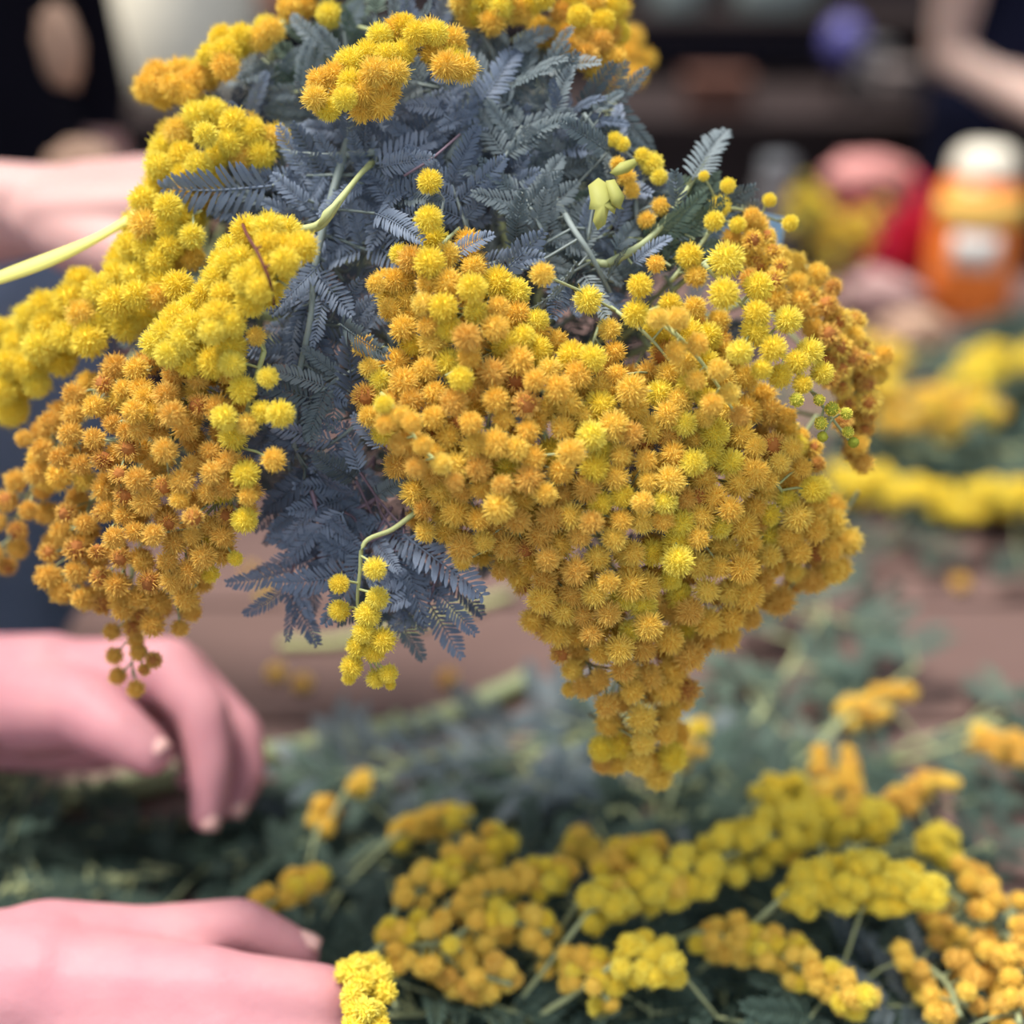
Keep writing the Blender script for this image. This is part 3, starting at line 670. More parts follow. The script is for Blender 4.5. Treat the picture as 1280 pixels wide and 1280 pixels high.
o_pts = [P(372, 288, dep(372, 288)-0.006), P(400, 281, dep(400, 281)-0.010), P(425, 250, dep(425, 250)-0.012), P(452, 216, dep(452, 216)-0.004), P(470, 200, dep(470, 200)+0.012)]
st = thing('stripped_stalk', 'pale green stripped stalk bent over the grey branch', 'stalk', base); mb.tube(spline(o_pts, 6), [0.0013+0.0004*math.sin(i*0.28) for i in range(25)], 8); mb.out('stalk', 'stem_pale', st)
strip('bract', [P(398, 283, dep(398, 283)-0.012), P(408, 268, dep(408, 268)-0.014), P(424, 250, dep(424, 250)-0.0145)], [0.001, 0.0028, 0.001], VIEW, 0.0005, 'stem_pale', st)
tw = thing('red_twig', 'thin dark red twig lying across the lemon yellow plume', 'twig', P(303, 284, 0.40))
mb = MB(); tp = [P(x, y, dep(x, y)-0.045+z) for x, y, z in ((302, 276, 0.02), (308, 292, 0.003), (320, 312, 0), (331, 335, 0), (339, 358, 0.004), (342, 380, 0.022))]; mb.tube(spline(tp, 5), 0.00055, 5)
for q in (2, 3): mb.tube([tp[q], tp[q]+RIGHT*0.0016+UP*0.001], 0.0004, 4)
mb.out('twig', 'stem_red', tw)
tw = thing('purple_twig', 'thin purplish twig crossing the blue-grey leaves', 'twig', P(510, 215, 0.43))
mb = MB(); mb.tube(spline([P(505, 220, dep(505, 220)-0.003), P(540, 198, dep(540, 198)-0.005), P(575, 168, dep(575, 168))], 5), 0.00045, 5); mb.out('twig', 'stem_purple', tw)
pp = spline([P(860, 262, 0.50), P(900, 262, 0.502), P(940, 264, 0.506), P(982, 272, 0.512)], 5)
pp2 = [p+FWD*0.012-UP*0.014 for p in pp]
V = pp+pp2+[p+FWD*0.0006 for p in pp]+[p+FWD*0.0006 for p in pp2]; n = len(pp); Fc = []
for i in range(n-1):
    Fc += [(i, i+1, n+i+1, n+i), (2*n+i+1, 2*n+i, 3*n+i, 3*n+i+1), (i+1, i, 2*n+i, 2*n+i+1)]
o = part('wrapping_paper', V, Fc, 'paper_blue', None); tag(o, 'light blue paper edge showing behind the rusty spray', 'paper')

# ------------------------------------------------------------------ sprays lying on the table
def chain(pts):
    """[(pos, r), ...] -> capsules"""
    return [(pts[i][0], pts[i][1], pts[i+1][0], pts[i+1][1]) for i in range(len(pts)-1)]
def px(*a): return [(P(x, y, d), r/1000.0) for (x, y, d, r) in a]
# the two working hands come first, so that sprays and leaves can keep clear of them
hA = []
wA = P(-25, 872, 0.630)
hA += [(wA, 0.030, P(60, 862, 0.625), 0.027)]
for kx, ky, kd, kr in ((210, 838, 0.612, 16), (222, 846, 0.632, 16), (212, 866, 0.652, 15), (190, 888, 0.668, 13.5)):
    hA.append((P(55, 865, 0.63), 0.025, P(kx, ky, kd), kr/1000))
hA += chain(px((210, 838, 0.612, 15.5), (254, 890, 0.600, 12.2), (264, 962, 0.592, 10.2), (259, 1020, 0.588, 8.2)))
hA += chain(px((222, 846, 0.634, 15), (300, 918, 0.626, 11.5), (307, 968, 0.618, 10), (292, 1004, 0.612, 8.2)))
hA += chain(px((212, 866, 0.654, 14.5), (284, 930, 0.658, 11), (287, 968, 0.648, 9.6), (270, 980, 0.636, 8)))
hA += chain(px((190, 888, 0.668, 13), (246, 940, 0.672, 9.4), (248, 966, 0.662, 8.4), (236, 972, 0.650, 7.2)))
hA += chain(px((40, 885, 0.612, 23), (105, 888, 0.592, 18), (152, 918, 0.580, 13.5), (188, 942, 0.575, 10.2)))
hA += [(P(-20, 905, 0.635), 0.022, P(120, 925, 0.635), 0.016), (P(120, 925, 0.635), 0.016, P(185, 905, 0.655), 0.013)]
wB = P(-40, 1240, 0.505)
hB = [(wB, 0.031, P(60, 1235, 0.50), 0.028)]
for kx, ky, kd, kr in ((275, 1242, 0.486, 16.5), (280, 1292, 0.480, 16), (262, 1342, 0.486, 15), (235, 1388, 0.496, 13.5)):
    hB.append((P(50, 1240+(ky-1240)*0.35, 0.50), 0.026, P(kx, ky, kd), kr/1000))
hB += chain(px((280, 1244, 0.486, 16), (406, 1248, 0.486, 12.4), (420, 1300, 0.510, 10), (405, 1318, 0.530, 8.4)))
hB += chain(px((280, 1292, 0.480, 15.5), (405, 1305, 0.482, 12), (420, 1350, 0.508, 10), (404, 1362, 0.530, 8.2)))
hB += chain(px((262, 1342, 0.486, 15), (380, 1360, 0.490, 11.4), (394, 1400, 0.514, 9.6), (380, 1408, 0.535, 8)))
hB += chain(px((235, 1388, 0.496, 13), (325, 1408, 0.500, 9.6), (338, 1436, 0.520, 8.4), (325, 1440, 0.538, 7.2)))
hB += chain(px((50, 1196, 0.510, 22), (175, 1186, 0.516, 16.5), (300, 1160, 0.520, 12.0), (374, 1192, 0.524, 9.2)))
hB += [(P(60, 1225, 0.512), 0.024, P(225, 1235, 0.515), 0.016)]
def above_table(caps):
    f = lambda p, r: Vector((p.x, p.y, max(p.z, TABLE_Z+r+0.0015)))
    return [(f(a, ra), ra, f(b, rb), rb) for a, ra, b, rb in caps]
hA = above_table(hA); hB = above_table(hB)
KEEP += hA+hB
STEMS = (('long yellow-green stripped stem lying beyond the relaxed hand', [(60,1000),(200,975),(330,945),(450,920),(560,895),(660,850)], 0.0065, 'stem_green'),
         ('pale thin stem lying across the dark plank gap', [(350,806),(430,802),(520,780),(640,742)], 0.003, 'stem_pale'),
         ('pale stem lying under the amber sprig in shade', [(620,985),(690,1000),(760,1010)], 0.003, 'stem_green'))
for _, ln, r, _ in STEMS:
    q = spline([T(x, y, r*1.05) for x, y in ln], 2); KEEP += [(q[i], r*1.1, q[i+1], r*1.1) for i in range(len(q)-1)]
PAPERS = (('crumpled mauve paper lying beside the orange bottle', 1094, 393, (0.050, 0.022, 0.026), 8, 'paper_mauve'), ('crumpled tan paper lying in front of the mauve one', 1142, 438, (0.036, 0.024, 0.022), 11, 'paper_tan'))
for _, x, y, rd, _, _ in PAPERS:
    c = T(x, y, rd[2]*0.75); KEEP.append((c-RIGHT*(rd[0]-0.012), 0.030, c+RIGHT*(rd[0]-0.012), 0.030))
TLO = len(BLOOMS)
TG = 'cut sprays lying on the table'
def tspray(label, line, wid, kind, n, h=0.03, rad=(0.0036, 0.0048), leaves=2, lk='dark', tail=True, group=TG):
    """a raceme lying on the table: axis by pixels at height h above the table top"""
    wid *= 0.68; n = int(n*0.82); own0 = len(BLOOMS)
    pts = spline([T(x, y, h) for (x, y) in line], 6)
    root = thing('cut_wattle_spray', label, 'flower spray', (pts[0].x, pts[0].y, TABLE_Z), group); mb = MB()
    s0 = pts[0]; d0 = (pts[0]-pts[-1]); d0.z = 0; d0 = d0.normalized() if d0.length > 1e-5 else Vector((-1, 0, 0))
    full = pts
    if tail:
        for tl in (0.05, 0.04, 0.03, 0.02, 0.01):
            full = spline([Vector((s0.x+d0.x*tl, s0.y+d0.y*tl, TABLE_Z+0.004)), s0+d0*tl*0.4-Vector((0, 0, h*0.4))], 3)+pts
            if clear_keep(np.array([tuple(p) for p in full]), 0.002): break
    mb.tube(full, 0.0012, 5)
    if tail: mb.tube([full[0], full[0]-Vector((0, 0, 0.0035))], 0.0012, 5)
    for i in range(n):
        t = (i+random.random())/n*(len(pts)-1); k = min(len(pts)-2, int(t)); c = pts[k].lerp(pts[k+1], t-k)
        ax = (pts[k+1]-pts[k]).normalized(); e = ax.orthogonal().normalized(); e.rotate(Quaternion(ax, random.uniform(0, 6.283)))
        own = [q for q in BLOOMS[TLO:own0] if (q[0]-c).length < 0.04]
        taper = 0.55+0.45*math.sin(math.pi*min(1.0, 0.15+0.8*t/(len(pts)-1)))
        r = random.uniform(*rad); best = -9
        for _ in range(10):                  # the place round the axis that is clearest of the heads of other sprays and of the hands
            e.rotate(Quaternion(ax, random.uniform(0, 6.283))); y = c+e*wid*taper*math.sqrt(random.uniform(0.15, 1)); y.z = max(y.z, TABLE_Z+r*0.95)
            room = min([(y-q[0]).length-(r+q[1])*0.9 for q in own]+[0.01])
            if not clear_keep(np.array([tuple(y)]), r*0.8): room -= 0.02
            if room > best: best = room; x = y
            if room > 0: break
        kk = kind if isinstance(kind, str) else random.choices(list(kind), list(kind.values()))[0]
        bloom(root, kk, x, r); mb.tube([c, c.lerp(x, 0.5), x], 0.0005, 4, False)
    for i in range(leaves):
        for k in range(16):
            c = random.choice(pts); an = random.uniform(0, 6.283); u = Vector((math.cos(an), math.sin(an), random.uniform(-0.3, 0.0)))
            b = c+Vector((u.x*0.022, u.y*0.022, -h*0.45)); b.z = max(b.z, TABLE_Z+0.006)
            if leafy(root, mb, b, u, Vector((0, -0.3, 1))+Vector(RNG.normal(size=3))*0.3, lk, 0.035, 0.028, 3, test=lambda X: clear_keep(X), floor=TABLE_Z):
                mb.tube([c, c.lerp(b, 0.5)+Vector((0, 0, 0.003)), b], 0.0007, 4, False); break
    mb.out('stem', 'stem_green', root); return root
FF = {'far_fresh': 1}; FG = {'far_gold': 3, 'far_fresh': 1}; FO = {'far_gold': 2, 'far_ochre': 2}
tspray('longest brilliant yellow raceme lying on the cut branches', [(735,1140),(830,1098),(930,1062),(1010,1030),(1110,1028)], 0.0145, {'far_fresh': 6, 'far_gold': 1}, 165, 0.061, (0.0042, 0.0054))
tspray('brilliant yellow raceme lying just in front of the longest one', [(985,1116),(1060,1100),(1120,1108),(1172,1122)], 0.0135, FF, 100, 0.066, (0.0042, 0.0054))
tspray('golden spray with a raised tip beside the hand on the flowers', [(500,1125),(560,1092),(600,1068),(632,1046)], 0.011, FG, 50, 0.056)
tspray('golden spray forking toward the longest bright raceme', [(560,1130),(630,1112),(680,1098),(712,1090)], 0.010, FG, 42, 0.056)
tspray('golden spray spread wide in front of the hand on the flowers', [(478,1180),(550,1178),(610,1150),(690,1165)], 0.016, FG, 70, 0.051)
tspray('loose ochre sprig trailing off the wide golden spray', [(530,1190),(590,1215),(640,1230)], 0.012, FO, 30, 0.041)
tspray('dim golden sprig with scattered pompoms in dark leaves', [(690,1190),(735,1220),(760,1250)], 0.014, FG, 30, 0.041)
tspray('thick yellow tuft below the longest bright raceme', [(775,1200),(815,1200),(850,1208)], 0.011, FF, 34, 0.056)
tspray('amber raceme curving away under the dark leaves', [(870,1165),(950,1180),(1010,1215),(1085,1255)], 0.012, FG, 80, 0.046)
tspray('small golden sprig half buried under dark leaves', [(495,1045),(540,1030),(588,1022)], 0.009, FG, 28, 0.041)
tspray('yellow sprig lying against the longest bright raceme', [(745,1095),(785,1075),(828,1062)], 0.010, FG, 32, 0.061)
tspray('golden sprig behind the knuckles of the hand on the flowers', [(330,1135),(370,1110),(405,1100)], 0.009, FG, 30, 0.046)
tspray('bright yellow sprig pinched by the hand on the flowers', [(446,1205),(458,1240),(456,1290)], 0.011, FF, 40, 0.071)
tspray('orange-gold sprig on the bare brown planks', [(1060,895),(1095,882),(1138,868)], 0.010, FO, 30, 0.036, lk='green')
tspray('golden sprig at the edge of the bare brown planks', [(1215,925),(1250,935),(1300,945)], 0.011, FO, 34, 0.036)
tspray('tawny upright sprig behind the longest bright raceme', [(1030,1005),(1028,975),(1025,945)], 0.007, FO, 18, 0.046)
tspray('tawny upright sprig beside its twin behind the bright raceme', [(1065,1005),(1063,975),(1060,945)], 0.007, FO, 18, 0.046)
tspray('yellow tuft tucked behind the longest bright raceme', [(950,998),(980,988),(1005,985)], 0.010, FF, 28, 0.051)
tspray('golden sprig pointing off the tip of the longest bright raceme', [(1110,1010),(1145,995),(1185,972)], 0.010, FO, 34, 0.046)
tspray('round yellow tuft standing alone beyond the bright racemes', [(1160,1050),(1175,1060),(1190,1065)], 0.012, FF, 28, 0.046)
tspray('loose orange sprig of scattered pompoms on dark leaves', [(1180,1110),(1230,1150),(1290,1190)], 0.026, FO, 55, 0.046)
tspray('loose golden sprig with wide gaps between pompoms', [(1130,1190),(1180,1225),(1200,1270)], 0.018, FO, 26, 0.041)
tspray('orange sprig of scattered pompoms at the foot of the loose sprig', [(1240,1200),(1265,1235),(1275,1280)], 0.016, FO, 26, 0.046)
tspray('three-pompom yellow sprig above the dark fern leaves', [(432,990),(445,980),(455,975)], 0.007, FG, 7, 0.046)
tspray('tiny ochre sprig between the dark leaves and the relaxed hand', [(398,1035),(405,1015),(412,1010)], 0.008, FO, 9, 0.036)
tspray('small amber sprig among pale leaves under the hanging tail', [(705,1065),(725,1055),(742,1050)], 0.008, FG, 12, 0.046)
tspray('amber sprig in shade right behind the hanging tail', [(850,950),(866,930),(872,905)], 0.009, FG, 16, 0.046)
for i, (ln, wd, k, n, lb) in enumerate((
    ([(1060,470),(1110,500),(1180,520),(1240,505)], 0.024, FG, 60, 'hazy yellow spray heaped on the pile beyond the bare planks'),
    ([(1200,480),(1245,455),(1320,440)], 0.020, FF, 46, 'bright yellow spray topping the pile beyond the bare planks'),
    ([(1045,600),(1110,610),(1200,632)], 0.014, FF, 46, 'yellow spray edging the pile against the bare planks'),
    ([(1215,628),(1260,622),(1330,640)], 0.016, FF, 44, 'yellow spray lying at the pile edge beside its neighbour'),
    ([(1020,440),(1080,440),(1130,455)], 0.018, FG, 30, 'dull yellow spray on the pile near the crumpled papers'))):
    tspray(lb, ln, wd, k, n, 0.075 if i < 2 or i == 4 else 0.045, (0.0065, 0.008), 3, 'dark')

TT = Tree(TLO)
def tbranch(label, line, n, kind, h=0.02, pl=0.034, spread=0.022, r=0.0022, m_stem='stem_green'):
    pts = spline([T(x, y, h*(0.35+0.65*i/(len(line)-1))) for i, (x, y) in enumerate(line)], 6)
    root = thing('cut_leafy_branch', label, 'branch', (pts[0].x, pts[0].y, TABLE_Z), 'cut leafy branches on the table'); mb = MB()
    mb.tube(pts, [r*(1-0.6*i/len(pts)) for i in range(len(pts))], 6)
    mb.tube([pts[0], Vector((pts[0].x, pts[0].y, TABLE_Z+0.0015))], r, 6)
    for i in range(n):
        for tr in range(24):
            k = random.randrange(1, len(pts)); c = pts[k]; t = pts[k]-pts[k-1]
            an = math.atan2(t.y, t.x)+random.choice((-1, 1))*random.uniform(0.3, 1.6)
            u = Vector((math.cos(an), math.sin(an), random.uniform(-0.15, 0.18)))
            off = u.normalized()*random.uniform(0, spread); off.z = abs(off.z)*0.6
            b = c+off; b.z = max(b.z, TABLE_Z+0.006); arm = [c, c.lerp(b, 0.5)+Vector((0, 0, 0.002)), b]
            full = lambda X: clear_keep(np.concatenate([X, np.array([tuple(p) for p in arm])])) and (tr > 9 or TT.clear(X[::4]))
            if leafy(root, mb, b, u, Vector((0, -0.25, 1))+Vector(RNG.normal(size=3))*0.35, kind if isinstance(kind, str) else wpick(**kind), 0.028, pl, 3, 1.0, full, TABLE_Z):
                mb.tube(arm, 0.0009, 4, False); break
    mb.out('stem', m_stem, root); return root
DK = {'dark': 4, 'broad': 3, 'broadgreen': 1}; GR = {'green': 2, 'broadgreen': 3, 'dark': 2}; PA = {'grey': 3, 'green': 3}
for lb, ln, n, kd, h in (
    ('dark fern-leaved branch lying under the relaxed hand', [(330,1010),(230,1030),(120,1040),(10,1050)], 24, DK, 0.010),
    ('dark fern-leaved branch behind the wrist on the flowers', [(340,1080),(240,1090),(130,1100),(10,1110)], 24, DK, 0.014),
    ('green fern-leaved branch at the table edge by the worker', [(120,1000),(60,985),(0,975)], 12, GR, 0.03),
    ('dark branch between the relaxed hand and the golden sprigs', [(500,1010),(430,1040),(360,1060),(300,1080)], 18, DK, 0.014),
    ('grey-green leafy branch under the hanging tail', [(612,918),(585,932),(520,952),(470,970)], 16, PA, 0.03),
    ('pale leafy branch spread below the main blossom', [(860,860),(780,900),(700,930),(620,960)], 18, PA, 0.03),
    ('green leafy branch beside the hanging tail tip', [(960,930),(890,970),(820,1000),(740,1020)], 18, PA, 0.03),
    ('green leafy branch reaching onto the bare brown planks', [(900,960),(960,880),(1000,810),(1030,770)], 12, GR, 0.03),
    ('pale-leaved branch lying near the orange-gold sprig', [(960,960),(1040,910),(1110,860),(1150,830)], 8, GR, 0.03),
    ('dark branch at the edge of the bare brown planks', [(1080,960),(1140,930),(1200,910),(1260,890)], 7, GR, 0.02),
    ('dark branch behind the tawny upright sprigs', [(1100,1000),(1000,1000),(900,1010),(830,1030)], 18, DK, 0.025),
    ('dark branch under the longest bright raceme', [(1000,1090),(900,1110),(800,1130),(700,1140)], 20, DK, 0.025),
    ('dark branch under the shorter bright raceme', [(1240,1060),(1150,1100),(1050,1140),(950,1150)], 20, DK, 0.025),
    ('dark branch beneath the amber raceme', [(1120,1210),(1020,1180),(920,1220),(830,1240)], 20, DK, 0.02),
    ('dark branch beneath the wide golden spray', [(720,1160),(640,1180),(560,1200),(480,1220)], 20, DK, 0.02),
    ('dark branch lying in front of the wide golden spray', [(740,1250),(640,1260),(560,1265),(480,1270)], 20, DK, 0.02),
    ('dark branch in front of the thick yellow tuft', [(960,1260),(880,1265),(800,1270),(740,1275)], 18, DK, 0.02),
    ('dark branch under the loose orange sprig', [(1270,1120),(1230,1160),(1180,1200),(1120,1260)], 20, DK, 0.02),
    ('grey-leaved branch at the foot of the loose orange sprig', [(1290,1200),(1250,1230),(1200,1260),(1150,1290)], 14, {'grey': 2, 'dark': 2}, 0.03),
    ('dark branch beneath the small half-buried golden sprig', [(700,1040),(620,1050),(540,1070),(450,1090)], 20, DK, 0.025),
    ('leafy green branch beside the pinched bright sprig', [(440,1135),(462,1170),(482,1220),(495,1260)], 10, GR, 0.035),
    ('dark branch at the table edge in front of the golden sprigs', [(1000,1300),(800,1310),(600,1310),(480,1310)], 24, DK, 0.02),
    ('dark branch at the table edge below the loose sprigs', [(1300,1320),(1200,1310),(1100,1300)], 14, DK, 0.02),
    ('dark leafy branch in the middle of the pile beyond the planks', [(1020,520),(1100,550),(1190,565),(1280,560)], 20, DK, 0.05),
    ('dark leafy branch at the back of the pile beyond the planks', [(1040,430),(1130,440),(1220,440),(1300,430)], 20, DK, 0.05),
    ('dark leafy branch along the front of the pile beyond the planks', [(1030,575),(1120,585),(1210,595),(1320,590)], 20, DK, 0.03),
    ('leafy branch bulking up the pile beyond the planks', [(1000,480),(1120,490),(1220,500),(1330,490)], 20, DK, 0.04)):
    tbranch(lb, ln, n, kd, h, pl=0.026 if ln[0][1] > 700 else 0.042)
# bare stems on the table
for lb, ln, r, m in STEMS:
    pts = spline([T(x, y, r*1.05) for x, y in ln], 6); o = thing('stripped_branch', lb, 'stem', (pts[0].x, pts[0].y, TABLE_Z), 'bare stems on the table'); mb = MB()
    mb.tube(pts, [r*(1+0.1*math.sin(i*1.7)) for i in range(len(pts))], 9)
    for k in (len(pts)//3, 2*len(pts)//3): mb.tube([pts[k], pts[k]+Vector((0.004, 0.006, r*1.2))], [r*0.6, r*0.35], 6)
    mb.out('stem', m, o)
for (x, y, r, k) in ((345, 840, 0.0052, 'gold'), (378, 853, 0.0052, 'gold'), (560, 848, 0.0055, 'ochre'), (331, 744, 0.004, 'fresh'), (313, 714, 0.0045, 'gold'), (338, 726, 0.0042, 'gold'), (1200, 728, 0.006, 'ochre')):
    c = T(x, y, r*0.92); o = bpy.data.objects.new('fallen_flower_head', random.choice(PUFF[k])); COL.objects.link(o)
    o.location = c; o.scale = (r, r, r); o.rotation_euler = (random.random()*6, random.random()*6, 0)
    tag(o, 'one of two fallen pompoms lying side by side on the planks' if y in (840, 853) else 'lone fallen pompom on the bare stretch of planks' if x > 1000 else 'fallen orange pompom between the dangling sprig and the hanging tail' if x > 500 else 'small fallen pompom beside the lowest blue-grey leaves', 'flower', 'fallen flower heads on the planks')

# ------------------------------------------------------------------ things at the back of the table and on the bench
bx = T(1205, 388).x; by = T(1205, 388).y
bo = thing('spray_bottle', 'orange plastic bottle with a cream cap and yellow label', 'bottle', (bx, by, TABLE_Z))
mb = MB(); mb.lathe((bx, by, TABLE_Z), [(0.040, 0), (0.045, 0.005), (0.046, 0.06), (0.0455, 0.105), (0.042, 0.128), (0.034, 0.142)]); mb.out('body', 'plastic_orange', bo)
mb = MB(); mb.lathe((bx, by, TABLE_Z), [(0.0345, 0.138), (0.0345, 0.150), (0.031, 0.164), (0.022, 0.172), (0.006, 0.174)]); mb.out('cap', 'plastic_cream', bo)
def wrap(name, r, z0, z1, a0, a1, m, par, n=14):
    V = []; Fc = []
    for k in range(n+1):
        a = a0+(a1-a0)*k/n
        for rr in (r, r+0.0006):
            for z in (z0, z1): V.append(Vector((bx+rr*math.cos(a), by+rr*math.sin(a), TABLE_Z+z)))
    for k in range(n):
        o = k*4; Fc += [(o+2, o+6, o+7, o+3), (o+1, o+3, o+7, o+5), (o, o+4, o+6, o+2)]
    return part(name, V, Fc, m, par)
bbody = [k for k in bo.children if k.name.startswith('body')][0]
wrap('label_panel', 0.0462, 0.100, 0.126, -2.9, -0.5, 'paper_label', bbody)
wrap('label_panel', 0.0466, 0.056, 0.092, -2.35, -1.35, 'paper_white', bbody)

def lump(name, m, parent, c, rad, seed, amp=0.12, sub=4, flat=None):
    """a soft crumpled body"""
    bm = bmesh.new(); bmesh.ops.create_icosphere(bm, subdivisions=sub, radius=1.0); r = random.Random(seed); ph = [r.uniform(0, 6) for _ in range(6)]
    for v in bm.verts:
        n = v.co.copy(); k = 1+amp*(math.sin(5*n.x+ph[0])*math.cos(4*n.y+ph[1])+0.6*math.sin(9*n.z+7*n.x+ph[2])+0.35*math.sin(15*n.y+11*n.z+ph[3]))
        v.co = Vector((n.x*rad[0]*k, n.y*rad[1]*k, n.z*rad[2]*k))
        if flat is not None and v.co.z < flat: v.co.z = flat
    V = [v.co+Vector(c) for v in bm.verts]; Fc = [tuple(v.index for v in f.verts) for f in bm.faces]; bm.free()
    return part(name, V, Fc, m, parent)
c = Vector((0.396, 1.45, 0)); rb = thing('red_bag', 'crimson cloth bundle with a pink fold behind yellow sprigs', 'bag', (c.x, c.y+0.05, TABLE_Z))
lump('body', 'cloth_red', rb, (c.x+0.005, c.y+0.05, TABLE_Z+0.064), (0.066, 0.045, 0.072), 3, 0.06, flat=-0.064)
lump('fold', 'cloth_pink', rb, (c.x-0.008, c.y+0.045, TABLE_Z+0.124), (0.050, 0.034, 0.024), 5, 0.08)
for lb, ln, n in (('yellow sprig leaning on the crimson bundle', [(995,255),(1030,270),(1060,300)], 34), ('olive-yellow sprig in front of the crimson bundle', [(1040,300),(1070,280),(1115,270)], 30)):
    pts = spline([P(x, y, 1.33) for x, y in ln], 6); root = thing('cut_wattle_spray', lb, 'flower spray', (pts[0].x, pts[0].y, TABLE_Z), 'sprigs by the crimson bundle'); mb = MB()
    mb.tube(pts, 0.0015, 5); q = Vector((0.315 if n == 34 else 0.330, pts[0].y+0.004, 0)); mb.tube(spline([pts[len(pts)//2], Vector((q.x, q.y, TABLE_Z+0.04)), Vector((q.x, q.y, TABLE_Z+0.001))], 4), 0.0015, 5)
    for i in range(n):
        cc = random.choice(pts); x = cc+Vector(RNG.normal(size=3))*0.011; bloom(root, wpick(far_gold=2, far_fresh=2), x, random.uniform(0.006, 0.0078)); mb.tube([cc, x], 0.0005, 4, False)
    for i in range(3): leafy(root, mb, random.choice(pts), Vector(RNG.normal(size=3)), VIEW, 'green', 0.03, 0.028, 3)
    mb.out('stem', 'stem_green', root)
def crumple(lb, px, py, rad, seed, m):
    c = T(px, py); o = thing('crumpled_paper', lb, 'paper', (c.x, c.y, TABLE_Z), 'crumpled papers')
    lump('sheet', m, o, (c.x, c.y, TABLE_Z+rad[2]*0.75), rad, seed, 0.16, 4, -rad[2]*0.72)
for args in PAPERS: crumple(*args)
c = Vector((0.290, 1.38, 0)); o = thing('grey_jar', 'plain grey jar standing behind the crimson bundle', 'jar', (c.x, c.y+0.12, TABLE_Z))
mb = MB(); mb.lathe((c.x, c.y+0.12, TABLE_Z), [(0.020, 0), (0.022, 0.004), (0.022, 0.115), (0.017, 0.130)]); mb.out('body', 'stone_grey', o)
mb = MB(); mb.lathe((c.x, c.y+0.12, TABLE_Z+0.128), [(0.018, 0), (0.019, 0.003), (0.018, 0.016), (0.004, 0.019)]); mb.out('lid', 'metal_grey', o)

def bench_at(px, y): return (px-640)/F*(y*math.cos(PITCH)+(CAM.z-0.98)*math.sin(PITCH))
x = bench_at(1054, 2.5); o = thing('blue_jar', 'round blue-violet glazed jar on the back bench', 'jar', (x, 2.5, BZ))
mb = MB(); mb.lathe((x, 2.5, BZ), [(0.018, 0.070), (0.030, 0.080), (0.037, 0.100), (0.036, 0.120), (0.028, 0.138), (0.016, 0.147)]); mb.out('body', 'glaze_blue', o)
mb = MB(); mb.lathe((x, 2.5, BZ), [(0.030, 0), (0.030, 0.008), (0.010, 0.016), (0.009, 0.056), (0.018, 0.072)]); mb.out('foot', 'wood_dark', o)
mb = MB(); mb.lathe((x, 2.5, BZ+0.145), [(0.016, 0), (0.017, 0.003), (0.013, 0.008), (0.003, 0.011)]); mb.out('lid', 'glaze_blue', o)
for px, y, m, r, h, lb in ((1092, 2.58, 'stone_grey', 0.034, 0.10, 'grey stoneware pot right behind the blue jar'), (1128, 2.48, 'stone_taupe', 0.042, 0.075, 'squat taupe pot on the back bench beside the blue jar')):
    x = bench_at(px, y); o = thing('small_pot', lb, 'pot', (x, y, BZ))
    mb = MB(); mb.lathe((x, y, BZ), [(r*0.75, 0), (r*0.95, h*0.2), (r, h*0.6), (r*0.9, h*0.88)]); mb.out('body', m, o)
    mb = MB(); mb.lathe((x, y, BZ+h*0.86), [(r*0.96, 0), (r*0.98, h*0.06), (r*0.8, h*0.14), (r*0.1, h*0.16)]); mb.out('rim', m, o)
x = bench_at(898, 2.45); o = thing('brown_box', 'low brown clay trough on the back bench', 'trough', (x, 2.45, BZ))
mb = MB(); mb.box((x, 2.45, BZ+0.028), (0.105, 0.07, 0.056)); mb.out('body', 'clay_brown', o, False, 0.006)
mb = MB(); mb.box((x, 2.45, BZ+0.058), (0.114, 0.078, 0.012)); mb.out('rim', 'clay_brown', o, False, 0.004)
for px, wd, h, lb in ((846, 0.11, 0.15, 'narrow sage grey tub on the raised shelf'), (970, 0.19, 0.16, 'wide sage grey tub on the raised shelf')):
    x = (px-640)/F*(2.95*math.cos(PITCH)+0.1); o = thing('storage_tub', lb, 'tub', (x, 2.95, SZ))
    mb = MB(); mb.lathe((x, 2.95, SZ), [(wd*0.43, 0), (wd*0.45, 0.006), (wd*0.49, h*0.85)], sy=0.62); mb.out('body', 'tub_sage', o)
    mb = MB(); mb.lathe((x, 2.95, SZ+h*0.84), [(wd*0.52, 0), (wd*0.53, 0.008), (wd*0.50, 0.022), (wd*0.3, 0.026)], sy=0.62); mb.out('lid', 'tub_sage', o)
x = (276-640)/F*2.75; o = thing('cream_bucket', 'wide cream plastic bucket of greenery on the back bench', 'bucket', (x, 2.62, BZ))
mb = MB(); mb.lathe((x, 2.62, BZ+0.03), [(0.115, -0.03), (0.118, 0), (0.150, 0.27)], 36); mb.out('body', 'plastic_cream', o)
mb = MB(); mb.lathe((x, 2.62, BZ+0.295), [(0.150, 0), (0.158, 0.002), (0.158, 0.016), (0.150, 0.018)], 36); mb.out('rim', 'plastic_cream', o)
mb = MB()
for i in range(9):
    a = i*0.7; leafy(o, mb, Vector((x+0.07*math.cos(a), 2.62+0.07*math.sin(a), BZ+0.31)), Vector((math.cos(a)*0.5, math.sin(a)*0.5, 1)), Vector((0, -1, 0.4)), 'green', 0.11, 0.075, 3)
mb.out('stem', 'stem_green', o)
x2 = (122-640)/F*2.7; o = thing('fern_pot', 'small pot of green fern beside the cream bucket', 'plant', (x2, 2.47, BZ))
